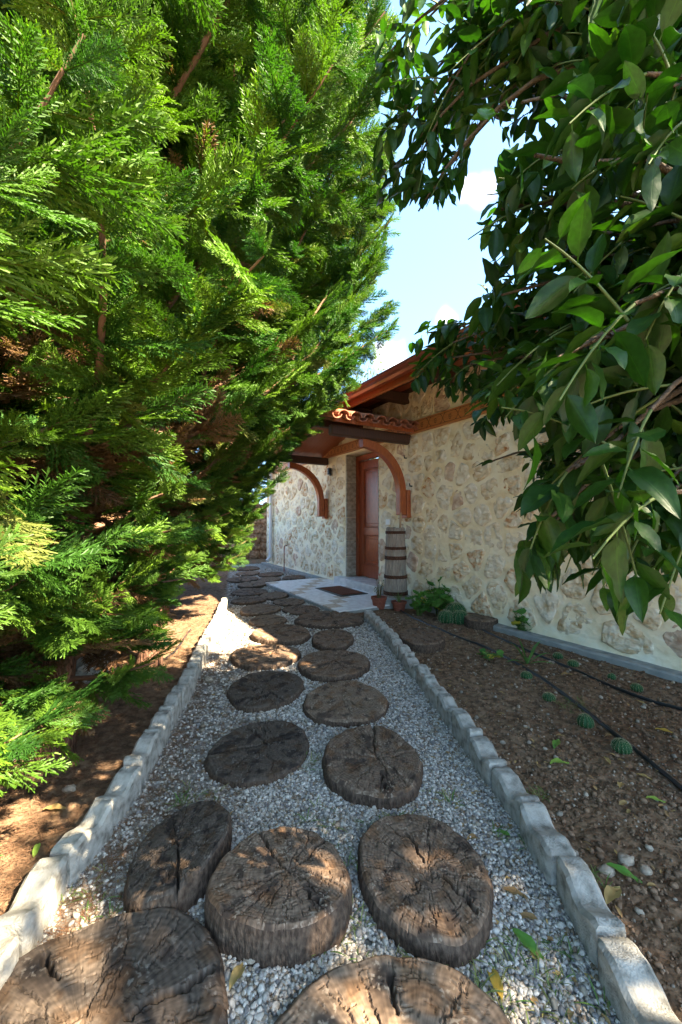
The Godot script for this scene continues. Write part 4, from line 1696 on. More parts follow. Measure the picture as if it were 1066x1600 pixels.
func face_texture(index: int, seed_: int) -> ImageTexture:
	# growth rings, rays, stains and lichen of a sawn face
	var n := 320
	var map: PackedFloat32Array = face_maps[index]
	var heart := Vector2(map[n * n], map[n * n + 1])
	var im := Image.create(n, n, false, Image.FORMAT_RGBA8)
	var stain := noise(0.012, seed_, 4)
	var grain := noise(0.09, seed_ + 1, 3)
	var lichen := noise(0.035, seed_ + 2, 3)
	for y in n:
		for x in n:
			var p := Vector2(x + 0.5, y + 0.5) / n * 2.0 - Vector2.ONE
			var t := minf(p.length(), 1.0)
			var q := p - heart * (1.0 - t)
			var rad := q.length() + stain.get_noise_2d(x, y) * 0.05
			var ang := q.angle()
			var rings := 0.5 + 0.5 * sin(rad * 120.0 + stain.get_noise_2d(x * 2.0, y * 2.0) * 3.0)
			var rays := grain.get_noise_2d(ang * 240.0, rad * 40.0)
			var k := 0.68 + 0.10 * rings + 0.14 * rays + 0.10 * grain.get_noise_2d(x, y)
			var c := Color(k, k * 0.97, k * 0.94)
			var s := smoothstep(0.10, 0.42, stain.get_noise_2d(x + 700.0, y))
			c = c.lerp(Color(0.36, 0.35, 0.36), s * 0.65)
			var s2 := smoothstep(0.05, 0.4, stain.get_noise_2d(x, y + 900.0))
			c = c.lerp(Color(0.88, 0.72, 0.56) * k, s2 * 0.45)
			var spots := smoothstep(0.16, 0.30, lichen.get_noise_2d(x * 2.6, y * 2.6)) * smoothstep(0.14, 0.34, lichen.get_noise_2d(x * 0.45 + 300.0, y * 0.45))
			c = c.lerp(Color(0.98, 1.0, 1.0), spots * 0.85)
			im.set_pixel(x, y, c)
	return ImageTexture.create_from_image(im)


func make_slices() -> void:
	var looks := []
	for k in 4:
		face_maps.append(make_face_map(900 + k))
	for k in 4:
		var tex := face_texture(k, 950 + k)
		var row := []
		for tint in [lin(0.33, 0.235, 0.172), lin(0.185, 0.148, 0.122), lin(0.40, 0.292, 0.212)]:
			var m := StandardMaterial3D.new()
			m.albedo_texture = tex
			m.albedo_color = tint
			m.roughness = 0.88
			m.metallic_specular = 0.3
			m.heightmap_enabled = true
			m.heightmap_texture = tex
			m.heightmap_scale = 0.07
			row.append(m)
		looks.append(row)
	M.bark_log = mottled([[0.2, lin(0.04, 0.026, 0.018)], [0.5, lin(0.09, 0.06, 0.042)], [0.85, lin(0.16, 0.11, 0.078)]], 1.6, 0.03, 111, 0.95, 0.5, 0.04)
	M.bark_log.uv1_scale = Vector3(4.0, 2.0, 4.0)
	var names := [
		"large dark log slice flecked with pale lichen beside the concrete edging", "thick heart-shaped log slice with a deep wedge crack to its centre", "small blackened log slice tilted up out of the gravel",
		"broad brown log slice with worn dark patches and a splintered edge", "wide pale brown log slice with close parallel cracks", "thick rounded log slice finely checked all over its face",
		"sunken charcoal grey log slice littered with needles", "wide smooth brown log slice crossed by bright sun streaks", "flat dark log slice with a sunlit back edge amid litter"]
	for k in SLICES.size():
		var a: Array = SLICES[k]
		var label: String = names[k] if k < names.size() else ("small log slice packed among others in the stretch past the patio" if k > 20 else "weathered brown log slice in the stretch of path leading up to the patio")
		var res := 190 if k < 6 else 110 if k < 14 else 44
		log_slice(a[0], a[1], a[2], a[3], a[4], looks[(k * 3 + 1) % 4][a[5]], (k * 3 + 1) % 4, a[6], res, k, label, "log slices of the path")
	log_slice(BED_SLICES[0][0], BED_SLICES[0][1], BED_SLICES[0][2], BED_SLICES[0][3], BED_SLICES[0][4], looks[2][0], 2, 0.0, 90, 60, "round log slice lying on the soil next to the concrete edging", "log slices on the cactus bed")
	log_slice(BED_SLICES[1][0], BED_SLICES[1][1], BED_SLICES[1][2], BED_SLICES[1][3], BED_SLICES[1][4], looks[0][2], 0, 0.0, 70, 61, "pale tan log slice against the foot of the stone wall", "log slices on the cactus bed")


func log_slice(x: float, z: float, rx: float, rz: float, top: float, m: Material, index: int, tilt: float, n: int, seed_: int, label: String, group: String) -> void:
	var r := RandomNumberGenerator.new()
	r.seed = 6000 + seed_
	var o := thing("log_slice", Vector3(x, 0.0, z), label, "log slice", group)
	var map: PackedFloat32Array = face_maps[index]
	var spin := r.randf() * TAU
	var ph := [r.randf() * TAU, r.randf() * TAU, r.randf() * TAU]
	var am := [r.randf_range(0.02, 0.06), r.randf_range(0.015, 0.045), r.randf_range(0.008, 0.025)]
	var outline := func(a: float) -> float:
		return 1.0 + am[0] * sin(2.0 * a + ph[0]) + am[1] * sin(3.0 * a + ph[1]) + am[2] * sin(5.0 * a + ph[2]) + 0.008 * sin(11.0 * a + ph[0]) + 0.006 * sin(17.0 * a + ph[1])
	var s := Shape.new()
	var notch := 0.0
	var detail := noise(1.0, seed_, 3)
	for b in n + 1:
		for a in n + 1:
			var u := 2.0 * a / n - 1.0
			var v := 2.0 * b / n - 1.0
			var rad := 0.0
			var phi := 0.0
			if u * u > v * v:
				rad = u
				phi = (PI / 4.0) * (v / u)
			elif v != 0.0:
				rad = v
				phi = PI / 2.0 - (PI / 4.0) * (u / v)
			var d := Vector2(cos(phi), sin(phi)) * rad
			var ang := d.angle()
			var t := minf(d.length(), 1.0)
			var edge: float = outline.call(ang)
			var tex := d.rotated(spin)
			var mx := clampi(int((tex.x * 0.5 + 0.5) * 320), 0, 319)
			var my := clampi(int((tex.y * 0.5 + 0.5) * 320), 0, 319)
			var y := top - map[my * 320 + mx] + detail.get_noise_2d(d.x * 2.0, d.y * 2.0) * 0.006 + detail.get_noise_2d(d.x * 9.0, d.y * 9.0) * 0.001
			if t > 0.96:
				y -= 0.010 * (t - 0.96) / 0.04
			s.p(Vector3(d.x * edge * rx, y + d.x * tilt * rx, d.y * edge * rz), tex * 0.5 + Vector2(0.5, 0.5))
	for b in n:
		for a in n:
			var k := b * (n + 1) + a
			s.quad(k, k + 1, k + n + 2, k + n + 1)
	var mesh := s.done(m)
	part("cut_face", mesh, o)
	# bark skirt round the rim
	var ring := []
	for a in n: ring.append(a)
	for b in n: ring.append(b * (n + 1) + n)
	for a in n: ring.append(n * (n + 1) + n - a)
	for b in n: ring.append((n - b) * (n + 1))
	var rim := Shape.new()
	var cnt := ring.size()
	for level in 5:
		for k in cnt:
			var p := s.v[ring[k]]
			var ang := atan2(p.z, p.x)
			var groove := 0.5 + 0.5 * sin(ang * 46.0 + detail.get_noise_2d(ang * 30.0, level) * 3.0)
			var push: float = 1.0 + [0.0, 0.022, 0.03, 0.026, 0.02][level] + groove * [0.0, 0.010, 0.014, 0.014, 0.014][level]
			var y := lerpf(p.y, -0.06, [0.0, 0.10, 0.35, 0.65, 1.0][level])
			rim.p(Vector3(p.x * push, y, p.z * push), Vector2(k, level))
	for level in 4:
		for k in cnt:
			var k2 := (k + 1) % cnt
			rim.quad(level * cnt + k, level * cnt + k2, level * cnt + cnt + k2, level * cnt + cnt + k)
	part("bark", rim.done(M.bark_log), o)


# ---------------------------------------------------------------- things by the door
func make_porch_things() -> void:
	var s := Shape.new()
	# door mat
	var mat := thing("door_mat", at_wall(-5.6, 0.0605, 0.50), "reddish brown door mat with a black rubber border on the patio", "door mat")
	mat.rotation.y = house_frame.basis.get_euler().y
	s.box(Vector3(0, 0.004, 0), Vector3(0.86, 0.008, 0.50), 0.003)
	part("border", s.done(M.black_metal), mat)
	s = Shape.new()
	s.box(Vector3(0, 0.012, 0), Vector3(0.74, 0.010, 0.38), 0.003)
	part("pile", s.done(M.mat), mat)

	# old butter churn: tapering staves held by iron hoops
	var churn := thing("wooden_churn", at_wall(-4.47, 0.0, 0.26), "tall grey wooden churn with rusty iron hoops standing by the door", "churn")
	s = Shape.new()
	s.box(Vector3(0, 0.06, 0), Vector3(0.44, 0.16, 0.40), 0.02)
	part("base_stone", s.done(M.footing), churn)
	var low := 0.14
	var tall := 0.96
	var radius := func(t: float) -> float: return lerpf(0.162, 0.128, t)
	var count := 18
	for k in count:
		var a0 := TAU * (k + 0.04) / count
		var a1 := TAU * (k + 0.96) / count
		s = Shape.new()
		var lift := rng.randf_range(-0.012, 0.012)
		var bump := rng.randf_range(-0.003, 0.003)
		for lv in 4:
			var t := lv / 4.0
			var t2 := (lv + 1) / 4.0
			var r0: float = radius.call(t) + bump
			var r1: float = radius.call(t2) + bump
			var y0 := low + tall * t
			var y1 := low + tall * t2 + (lift if lv == 3 else 0.0)
			var pt := func(a: float, r: float, y: float) -> Vector3: return Vector3(cos(a) * r, y, sin(a) * r)
			var mid := (a0 + a1) * 0.5
			var inside: Vector3 = pt.call(mid, r0 - 0.011, (y0 + y1) * 0.5)
			s.face([pt.call(a0, r0, y0), pt.call(mid, r0 + 0.003, y0), pt.call(mid, r1 + 0.003, y1), pt.call(a0, r1, y1)], inside)
			s.face([pt.call(mid, r0 + 0.003, y0), pt.call(a1, r0, y0), pt.call(a1, r1, y1), pt.call(mid, r1 + 0.003, y1)], inside)
			s.face([pt.call(a0, r0 - 0.02, y0), pt.call(a1, r0 - 0.02, y0), pt.call(a1, r1 - 0.02, y1), pt.call(a0, r1 - 0.02, y1)], inside)
			s.face([pt.call(a0, r0 - 0.02, y0), pt.call(a0, r0, y0), pt.call(a0, r1, y1), pt.call(a0, r1 - 0.02, y1)], inside)
			s.face([pt.call(a1, r0 - 0.02, y0), pt.call(a1, r0, y0), pt.call(a1, r1, y1), pt.call(a1, r1 - 0.02, y1)], inside)
			if lv == 3:
				s.face([pt.call(a0, r1 - 0.02, y1), pt.call(a1, r1 - 0.02, y1), pt.call(a1, r1, y1), pt.call(a0, r1, y1)], inside)
		part("stave", s.done(M.wood_grey), churn)
	for h in [[0.17, 0.05], [0.40, 0.045], [0.66, 0.05], [0.80, 0.04], [1.02, 0.04]]:
		s = Shape.new()
		var t0: float = (h[0] - low) / tall
		var t1: float = (h[0] + h[1] - low) / tall
		var r0: float = radius.call(t0)
		var r1: float = radius.call(t1)
		s.lathe([[r0 + 0.001, h[0]], [r0 + 0.012, h[0]], [r1 + 0.012, h[0] + h[1]], [r1 + 0.001, h[0] + h[1]]], 32)
		part("hoop", s.done(M.iron_rust), churn)
	s = Shape.new()
	s.lathe([[0.0, 1.07], [0.108, 1.07]], 24)
	part("lid", s.done(M.wood_grey), churn)
	s = Shape.new()
	s.tube([Vector3(0.06, 1.0, 0.02), Vector3(0.065, 1.15, 0.02), Vector3(0.075, 1.33, 0.0)], [0.016, 0.016, 0.015], 8)
	part("plunger", s.done(M.wood_churn), churn)

	# two potted plants
	for q in [[at_wall(-4.40, 0.0, 0.60), 0.105, 0.165, "terracotta pot with a small pink flowering plant beside the patio", true], [at_wall(-4.22, 0.0, 0.40), 0.10, 0.13, "terracotta pot with a spiky seedling at the foot of the churn", false]]:
		var base: Vector3 = q[0]
		base.y = ground_y(base.x, base.z) - 0.008
		var pot := thing("flower_pot", base, q[3], "flower pot")
		s = Shape.new()
		var R: float = q[1]
		var H: float = q[2]
		s.lathe([[0.0, 0.0], [R * 0.70, 0.0], [R * 0.92, H * 0.8], [R * 1.02, H * 0.8], [R * 1.04, H], [R * 0.93, H], [R * 0.9, H * 0.86], [0.0, H * 0.86]], 24)
		part("pot", s.done(M.terracotta), pot)
		var g := Shape.new()
		if q[4]:
			var fl := Shape.new()
			for k in 9:
				var a := TAU * k / 9.0 + rng.randf() * 0.5
				var top := Vector3(cos(a) * rng.randf_range(0.03, 0.09), H + rng.randf_range(0.10, 0.22), sin(a) * rng.randf_range(0.03, 0.09))
				g.tube([Vector3(cos(a) * 0.02, H * 0.8, sin(a) * 0.02), top * Vector3(0.5, 0.75, 0.5), top], [0.004, 0.0035, 0.002], 5, Color(0.12, 0.10, 0.04), false)
				for j in 4:
					blade(g, top - Vector3(0, 0.05 * j * 0.4, 0), Vector3(rng.randfn(), rng.randf(), rng.randfn()).normalized(), rng.randf_range(0.025, 0.045), 0.35, Color(0.06, 0.13, 0.03).lerp(Color(0.15, 0.11, 0.03), rng.randf()))
			var stem_top := Vector3(0.01, H + 0.30, -0.01)
			g.tube([Vector3(0, H * 0.8, 0), Vector3(0.0, H + 0.15, 0.01), stem_top], [0.004, 0.003, 0.002], 5, Color(0.10, 0.12, 0.04), false)
			for k in 16:
				blade(fl, stem_top + Vector3(rng.randfn(), rng.randfn(), rng.randfn()) * 0.010, Vector3(rng.randfn(), rng.randf_range(0.0, 1.0), rng.randfn()).normalized(), 0.022, 0.45, Color(0.62, 0.10, 0.10).lerp(Color(0.75, 0.25, 0.24), rng.randf()))
			part("flower", fl.done(M.herb), pot)
		else:
			for k in 12:
				var a := TAU * k / 12.0
				blade(g, Vector3(cos(a) * 0.01, H * 0.84, sin(a) * 0.01), Vector3(cos(a) * 0.5, rng.randf_range(0.6, 1.4), sin(a) * 0.5).normalized(), rng.randf_range(0.09, 0.16), 0.07, Color(0.11, 0.19, 0.05))
		part("plant", g.done(M.herb), pot)


func blade(s: Shape, from: Vector3, dir: Vector3, long: float, wide: float, col: Color, droop := 0.0) -> void:
	var side := dir.cross(Vector3.UP if absf(dir.y) < 0.95 else Vector3.RIGHT).normalized()
	var n := 5
	var start := s.v.size()
	for k in n + 1:
		var t := float(k) / n
		var w := wide * long * sin(PI * clampf(t * 0.93 + 0.05, 0.0, 1.0)) * 0.5
		var p := from + dir * long * t + Vector3(0, -droop * long * t * t, 0)
		s.p(p - side * w + Vector3(0, w * 0.35, 0), Vector2(0, t), col)
		s.p(p, Vector2(0.5, t), col)
		s.p(p + side * w + Vector3(0, w * 0.35, 0), Vector2(1, t), col)
	for k in n:
		var a := start + k * 3
		s.quad(a, a + 3, a + 4, a + 1)
		s.quad(a + 1, a + 4, a + 5, a + 2)


# ---------------------------------------------------------------- plants of the bed
func round_leaf(s: Shape, center: Vector3, up: Vector3, r: float, col: Color) -> void:
	var a := up.cross(Vector3.RIGHT if absf(up.x) < 0.9 else Vector3.BACK).normalized()
	var b := up.cross(a)
	var mid := s.p(center - up * r * 0.12, Vector2.ZERO, col)
	var n := 21
	var first := s.v.size()
	for k in n:
		var t := TAU * k / n
		var e := r * (1.0 + 0.10 * cos(t * 7.0)) * (0.62 if k == 0 else 1.0)
		s.p(center + (a * cos(t) + b * sin(t)) * e * 0.55 + up * r * 0.02, Vector2.ZERO, col)
	for k in n:
		var t := TAU * k / n
		var e := r * (1.0 + 0.10 * cos(t * 7.0)) * (0.55 if k == 0 else 1.0)
		s.p(center + (a * cos(t) + b * sin(t)) * e + up * r * (0.10 + 0.12 * cos(t * 7.0)), Vector2.ZERO, col * Color(1.12, 1.1, 1.0))
	for k in n:
		var k2 := (k + 1) % n
		s.tri(mid, first + k, first + k2)
		s.quad(first + k, first + n + k, first + n + k2, first + k2)


func geranium(at: Vector3, label: String, stems: int, tall: float, spread: float, leaf: float) -> void:
	at.y = ground_y(at.x, at.z) - 0.01
	var o := thing("geranium_plant", at, label, "plant")
	var st := Shape.new()
	for k in stems:
		var a := TAU * k / stems + rng.randf() * 0.8
		var top := Vector3(cos(a) * spread * rng.randf_range(0.3, 1.0), tall * rng.randf_range(0.45, 1.0), sin(a) * spread * rng.randf_range(0.3, 1.0))
		st.tube([Vector3(cos(a) * 0.02, 0, sin(a) * 0.02), top * Vector3(0.4, 0.6, 0.4), top], [0.006, 0.005, 0.003], 6, Color(0.13, 0.17, 0.05), false)
		for j in 4:
			var f := rng.randf_range(0.35, 1.0)
			var from := Vector3(0, 0, 0).lerp(top, f)
			var d := Vector3(rng.randfn(), rng.randf_range(0.0, 0.8), rng.randfn()).normalized()
			var tip := from + d * rng.randf_range(0.03, 0.08)
			tip.y = maxf(tip.y, 0.03)
			st.tube([from, tip], [0.0022, 0.0018], 4, Color(0.14, 0.20, 0.06), false)
			var col := Color(0.055, 0.17, 0.035).lerp(Color(0.12, 0.27, 0.05), rng.randf())
			if rng.randf() < 0.06: col = Color(0.42, 0.36, 0.05)
			var lf := Shape.new()
			round_leaf(lf, Vector3.ZERO, (Vector3.UP + Vector3(rng.randfn(), 0, rng.randfn()) * 0.4).normalized(), leaf * rng.randf_range(0.7, 1.15), col)
			part("leaf", lf.done(M.herb), o, Transform3D(Basis(), tip))
	part("stems", st.done(M.herb), o)


func cactus_mesh(ribs: int, tall: float) -> Array:
	var body := Shape.new()
	var spines := Shape.new()
	var rings := 12
	var per := ribs * 4
	var form := func(th: float, k: int) -> Vector3:
		var ph := TAU * k / per
		var crest := 1.0 - 0.17 * (0.5 - 0.5 * cos(ph * ribs + PI))
		return Vector3(sin(th) * cos(ph) * crest, cos(th) * tall, sin(th) * sin(ph) * crest)
	for j in rings + 1:
		for k in per:
			body.p(form.call(lerpf(0.06, PI * 0.82, float(j) / rings), k), Vector2.ZERO, Color(0.028, 0.10, 0.032))
	var tip := body.p(Vector3(0, tall * 0.94, 0), Vector2.ZERO, Color(0.05, 0.13, 0.04))
	for j in rings:
		for k in per:
			var k2 := (k + 1) % per
			body.quad(j * per + k, (j + 1) * per + k, (j + 1) * per + k2, j * per + k2)
	for k in per:
		body.tri(tip, k, (k + 1) % per)
	# pale spines in rows along the crests
	for k in ribs:
		for j in range(1, rings + 1):
			var p: Vector3 = form.call(lerpf(0.10, PI * 0.72, float(j) / rings), k * 4 + 2)
			var out := p.normalized()
			for e in 5:
				var d := (out * 0.7 + Vector3(rng.randfn(), rng.randfn(), rng.randfn()) * 0.55).normalized()
				strip(spines, p * 0.99, p + d * 0.15, 0.014, 0.003, Vector3(rng.randfn(), rng.randfn(), rng.randfn()), Color(0.46, 0.43, 0.27))
	return [body.done(M.herb), spines.done(M.herb)]


func make_bed_plants() -> void:
	var forms := [cactus_mesh(14, 0.85), cactus_mesh(16, 0.8), cactus_mesh(12, 0.95)]
	var places := [
		[1.398, -3.017, 0.052, "small ribbed cactus just below the strap-leaved plant"], [1.388, -2.676, 0.055, "small ribbed cactus with a sprig of weed at its foot beside the hose"], [1.424, -2.339, 0.066, "round ribbed cactus edged by a sun streak close to the black hose"],
		[1.884, -3.473, 0.052, "ribbed cactus touching its twin beside the hose near the wall"], [1.90, -3.275, 0.052, "ribbed cactus touching its twin beside the hose near the wall"], [2.039, -3.017, 0.046, "small dull cactus between the hose and the grey footing"],
		[2.085, -2.826, 0.056, "ribbed cactus close to the footing of the stone wall"], [1.455, -2.085, 0.055, "small spiny cactus pressed against the underside of the black hose"]]
	for k in places.size():
		var q: Array = places[k]
		var o := thing("cactus", Vector3(q[0], ground_y(q[0], q[1]) + q[2] * 0.28, q[1]), q[3], "cactus", "small cacti on the bed")
		o.rotation.y = rng.randf() * TAU
		var grown: float = q[2] * rng.randf_range(0.6, 0.85)
		var shape := Vector3(1.0, rng.randf_range(0.8, 1.1), 1.0) * grown
		for e in 2:
			part(["body", "spines"][e], forms[k % 3][e], o, Transform3D(Basis().scaled(shape), Vector3.ZERO))
	var big := thing("cactus_cluster", Vector3(1.33, ground_y(1.33, -4.72), -4.72), "cluster of three dark green ribbed cacti beside the geranium", "cactus")
	for q in [[Vector3(0.05, 0.10, -0.08), 0.125, 0], [Vector3(-0.09, 0.055, 0.02), 0.10, 1], [Vector3(0.06, 0.05, 0.07), 0.10, 2]]:
		var head := part("head", forms[q[2]][0], big, Transform3D(Basis(Vector3.BACK, rng.randf_range(-0.3, 0.3)).scaled(Vector3.ONE * q[1]), q[0]))
		part("spines", forms[q[2]][1], head)

	geranium(Vector3(0.98, 0, -5.02), "leafy geranium in front of the flower pots", 13, 0.30, 0.19, 0.055)
	geranium(Vector3(1.22, 0, -5.02), "taller geranium between the churn and the cactus cluster", 13, 0.42, 0.21, 0.06)
	geranium(Vector3(1.90, 0, -4.15), "upright geranium behind the strap-leaved plant by the wall", 6, 0.34, 0.10, 0.048)
	geranium(Vector3(1.27, 0, -3.42), "tiny geranium seedling with a yellow leaf next to the hose", 4, 0.10, 0.08, 0.03)

	var at := Vector3(1.55, ground_y(1.55, -3.33) - 0.01, -3.33)
	var strap := thing("strap_leaved_plant", at, "young plant with long arching strap leaves between the two hoses", "plant")
	for q in [[-0.5, 1.0, 0.1, 0.36], [-0.15, 1.0, -0.2, 0.33], [0.3, 1.0, 0.1, 0.34], [0.55, 0.7, 0.2, 0.28], [-0.8, 0.55, 0.3, 0.26], [0.1, 1.0, 0.4, 0.24], [0.8, 0.45, 0.3, 0.24], [-0.3, 0.8, 0.5, 0.22]]:
		var s := Shape.new()
		blade(s, Vector3.ZERO, Vector3(q[0], q[1], q[2]).normalized(), q[3], 0.12, Color(0.085, 0.20, 0.05).lerp(Color(0.13, 0.27, 0.07), rng.randf()), 0.35)
		part("leaf", s.done(M.herb), strap)

	# blades of grass that grow among the slices and along the edging
	var tuft := Shape.new()
	for k in 9:
		blade(tuft, Vector3(rng.randfn(), 0, rng.randfn()) * 0.08, Vector3(rng.randfn() * 0.6, 1.0, rng.randfn() * 0.6).normalized(), rng.randf_range(0.5, 1.2), 0.045, Color.WHITE * rng.randf_range(0.8, 1.1), 0.4)
	var where := []
	var cols := []
	for q in [[0.22, -1.60, 0.10, 22], [0.02, -1.15, 0.07, 10], [0.38, -1.08, 0.14, 34], [0.20, -1.10, 0.10, 16], [0.55, -1.05, 0.12, 22], [-0.13, -1.98, 0.05, 8], [-0.65, -1.75, 0.10, 10], [-0.10, -1.62, 0.08, 8], [0.62, -1.55, 0.06, 6], [0.46, -1.72, 0.06, 6], [0.83, -1.35, 0.06, 8], [0.45, -0.85, 0.12, 20], [-0.80, -1.30, 0.08, 8], [0.03, -1.45, 0.05, 7], [1.5, -2.55, 0.10, 12], [0.86, -1.75, 0.05, 4], [-0.95, -5.4, 0.2, 6]]:
		for k in q[3]:
			var p := Vector3(q[0] + rng.randfn() * q[2] * 0.55, 0, q[1] + rng.randfn() * q[2] * 0.55)
			if on_slice(p.x, p.z, 0.98):
				continue
			p.y = ground_y(p.x, p.z)
			where.append(Transform3D(Basis(Vector3.UP, rng.randf() * TAU).scaled(Vector3.ONE * rng.randf_range(0.03, 0.085)), p))
			cols.append(Color(0.10, 0.20, 0.04).lerp(Color(0.36, 0.31, 0.13), pow(rng.randf(), 1.6)))
	tag(many("grass", tuft.done(M.herb), where, cols, self), "thin wisps of green and dry grass between slices and gravel", "grass")


func make_hoses() -> void:
	var runs := [
		[[[0.766, -5.489], [0.853, -4.972], [1.133, -4.209], [1.365, -3.723], [1.491, -3.089], [1.527, -2.679], [1.52, -2.245], [1.515, -2.021], [1.51, -1.79], [1.48, -1.2], [1.45, -0.5]], 0.0115, "black irrigation hose running down the middle of the cactus bed"],
		[[[1.40, -4.95], [1.466, -4.689], [1.608, -3.983], [1.77, -3.447], [1.89, -3.002], [1.99, -2.728], [2.14, -2.516], [2.4, -2.1], [2.6, -1.6]], 0.0115, "black irrigation hose running close to the stone wall"],
		[[[-1.62, -4.3], [-1.52, -3.75], [-1.50, -3.4], [-1.72, -2.95], [-2.1, -2.5]], 0.011, "grey black hose lying behind the bare conifer trunk"]]
	for q in runs:
		var curve := Curve3D.new()
		for k in q[0].size():
			var p: Array = q[0][k]
			var prev: Array = q[0][maxi(k - 1, 0)]
			var next: Array = q[0][mini(k + 1, q[0].size() - 1)]
			var tan := Vector3(next[0] - prev[0], 0, next[1] - prev[1]) * 0.17
			curve.add_point(Vector3(p[0], 0, p[1]), -tan, tan)
		var pts := []
		var radii := []
		var n := int(curve.get_baked_length() / 0.05)
		for k in n + 1:
			var p := curve.sample_baked(curve.get_baked_length() * k / n)
			p.y = ground_y(p.x, p.z) * 0.5 + 0.014 + soft_noise.get_noise_1d(k * 6.0) * 0.006
			pts.append(p)
			radii.append(q[1])
		var s := Shape.new()
		s.tube(pts, radii, 10)
		tag(part("hose", s.done(M.hose), self), q[2], "hose")


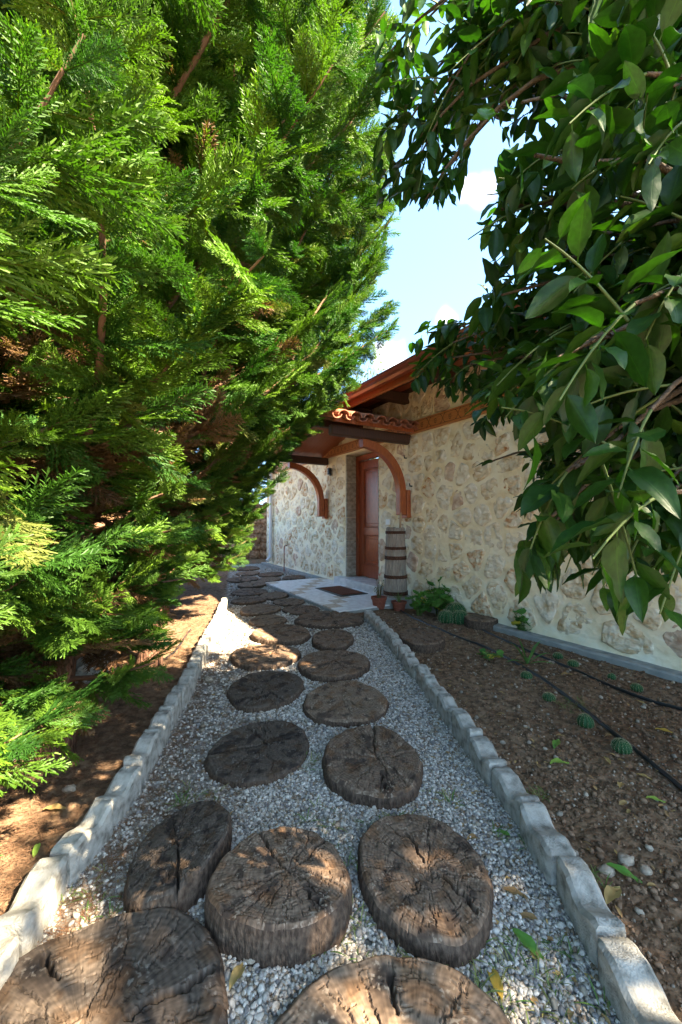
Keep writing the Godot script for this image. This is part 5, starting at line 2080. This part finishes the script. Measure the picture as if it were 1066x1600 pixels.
func make_small_things() -> void:
	# grey boulder at the conifers
	for q in [[Vector3(-1.98, 0.13, -2.22), Vector3(0.30, 0.30, 0.24), "grey boulder half buried beside a conifer trunk"], [Vector3(-1.62, 0.05, -2.02), Vector3(0.12, 0.09, 0.09), "small pale rock lying in front of the grey boulder"], [Vector3(-1.85, 0.08, -2.95), Vector3(0.17, 0.16, 0.14), "brownish rock behind the bare conifer trunk"]]:
		var o := part("boulder", rock_mesh(int(q[1].x * 1000.0), M.boulder, 16, 24), self, Transform3D(Basis(Vector3.UP, rng.randf() * TAU).scaled(q[1]), q[0]))
		tag(o, q[2], "rock")
	# fallen leaves, one by one: x, z, length, turn, colour, where
	var green := Color(0.075, 0.21, 0.03)
	var lime := Color(0.21, 0.33, 0.05)
	var straw := Color(0.36, 0.24, 0.09)
	var gold := Color(0.46, 0.28, 0.04)
	var brown := Color(0.27, 0.15, 0.065)
	var list := [
		[0.946, -1.354, 0.10, 0.5, green, "fresh green leaf lying near the path edging on soil"], [0.86, -1.28, 0.11, 1.1, straw, "curled tan leaf lying below the fresh green leaf"], [0.616, -1.543, 0.065, 2.0, green, "small green leaf on gravel beside the broad brown log slice"],
		[1.136, -2.118, 0.10, 1.2, green, "narrow green leaf below the cacti on open soil"], [1.06, -1.95, 0.11, 0.9, lime, "yellow-green leaf on open soil below the narrow green one"], [1.324, -1.696, 0.075, 0.7, lime, "bright lime leaf near the hose on the bed"],
		[0.526, -1.145, 0.10, 0.3, green, "dark green leaf fallen on gravel among the grass"], [0.40, -1.06, 0.085, 1.6, gold, "cupped ochre leaf in the grass at the pale log slice"], [0.07, -1.37, 0.085, 0.1, green, "green leaf wedged between the two thick log slices"],
		[-1.07, -1.42, 0.06, 0.2, lime, "yellowish leaf on the needle litter by the edging"], [-1.15, -1.62, 0.09, 0.8, straw, "straw coloured leaf curled on the needle litter"], [-0.27, -1.07, 0.08, 1.4, straw, "dry tan leaf at the foot of the heart-shaped log slice"],
		[1.811, -2.243, 0.09, 0.5, gold, "golden dried leaf on soil beyond the hose"], [1.83, -2.12, 0.06, 1.9, gold, "golden dried leaf on soil beyond the hose"], [1.40, -1.86, 0.06, 0.4, straw, "pale curled husk on the bed near the hose"],
		[1.25, -1.80, 0.07, 1.2, straw, "thin pale straw leaf on the open soil"], [1.31, -1.98, 0.06, 1.5, straw, "thin pale straw leaf on the open soil"], [0.555, -1.30, 0.07, 0.6, brown, "brown dead leaf on gravel beside the edging"], [0.56, -1.22, 0.06, 2.2, brown, "brown dead leaf on gravel beside the edging"],
		[0.50, -1.52, 0.07, 1.0, brown, "brown dead leaf on gravel beside the edging"], [1.72, -3.05, 0.10, 0.9, brown, "curled brown leaf between the two hoses"], [1.10, -2.75, 0.05, 0.4, brown, "small brown leaf on soil below the seedling"],
		[0.98, -2.45, 0.05, 1.8, brown, "small brown leaf on the open soil of the bed"], [1.2, -2.2, 0.05, 0.8, brown, "small brown leaf on the open soil of the bed"], [1.95, -2.6, 0.06, 0.2, straw, "dry straw leaf close to the footing of the wall"], [-0.33, -1.52, 0.05, 1.0, brown, "brown leaf on gravel beyond the heart-shaped log slice"]]
	var forms := []
	for k in 3:
		forms.append(fallen_leaf(700 + k))
	for q in list:
		var y := ground_y(q[0], q[1]) + 0.012
		var tilt := Basis(Vector3.UP, q[3] * 2.0) * Basis(Vector3.RIGHT, rng.randf_range(-0.12, 0.12))
		var o := part("fallen_leaf", forms[rng.randi() % 3], self, Transform3D(tilt.scaled(Vector3.ONE * q[2]), Vector3(q[0], y, q[1])))
		var m := plain(Color(q[4].r, q[4].g, q[4].b).linear_to_srgb(), 0.6)
		m.backlight_enabled = true
		m.backlight = lin(0.3, 0.3, 0.1)
		o.material_override = m
		tag(o, q[5], "leaf", "fallen leaves")
	# dry scraps of leaf and straw strewn over the bed and the rims of the gravel
	var scraps := []
	var scrap_cols := []
	for k in 620:
		var z := -0.65 - pow(rng.randf(), 1.4) * 4.2
		var x := rng.randf_range(kerb_right(z) + 0.06, 2.7) if rng.randf() < 0.66 else (kerb_right(z) - absf(rng.randfn()) * 0.14 - 0.07 if rng.randf() < 0.6 else kerb_left(z) + 0.1 + rng.randf() * 0.5)
		if wall_place(x, z).y < 0.12 or on_slice(x, z, 1.0):
			continue
		var b := Basis(Vector3.UP, rng.randf() * TAU) * Basis(Vector3.RIGHT, rng.randf_range(-0.3, 0.3))
		scraps.append(Transform3D(b.scaled_local(Vector3(rng.randf_range(0.5, 1.6), 1.0, 1.0) * rng.randf_range(0.012, 0.042)), Vector3(x, ground_y(x, z) + 0.008, z)))
		scrap_cols.append(straw.lerp(brown, rng.randf()) * rng.randf_range(0.7, 1.3))
	tag(many("leaf_litter", fallen_leaf(704), scraps, scrap_cols, self), "dry scraps of leaf and straw strewn over bed and gravel", "litter")
	# loose stones on the beds
	for q in [[0.99, -1.41, 0.022], [1.03, -1.37, 0.016], [0.90, -1.37, 0.02], [-1.18, -1.75, 0.02], [-1.02, -1.95, 0.016], [-1.06, -2.5, 0.03], [-0.99, -3.0, 0.028], [0.06, -1.06, 0.024], [-0.24, -1.12, 0.026]]:
		var o := part("loose_stone", rock_mesh(820 + int(q[2] * 1000.0), M.loose_stone, 7, 10), self, Transform3D(Basis(Vector3.UP, rng.randf() * TAU).scaled(Vector3(1.3, 0.8, 1.0) * q[2]), Vector3(q[0], ground_y(q[0], q[1]) + q[2] * 0.4, q[1])))
		tag(o, "small beige stone lying loose on the ground", "stone", "loose stones")


func fallen_leaf(s: int) -> ArrayMesh:
	var r := RandomNumberGenerator.new()
	r.seed = s
	var sh := Shape.new()
	var n := 8
	var curl := r.randf_range(0.2, 0.5)
	for k in n + 1:
		var t := float(k) / n
		var w := 0.17 * pow(sin(PI * pow(t, 0.9)), 0.8) + 0.005
		for e in 5:
			var u := (e - 2) * 0.5
			sh.p(Vector3(u * w, absf(u) * w * curl + 0.10 * curl * sin(t * 5.0) + 0.03 * sin(t * 13.0 + u), t - 0.5))
	for k in n:
		for e in 4:
			var a := k * 5 + e
			sh.quad(a, a + 1, a + 6, a + 5)
	return sh.done(M.tinted)
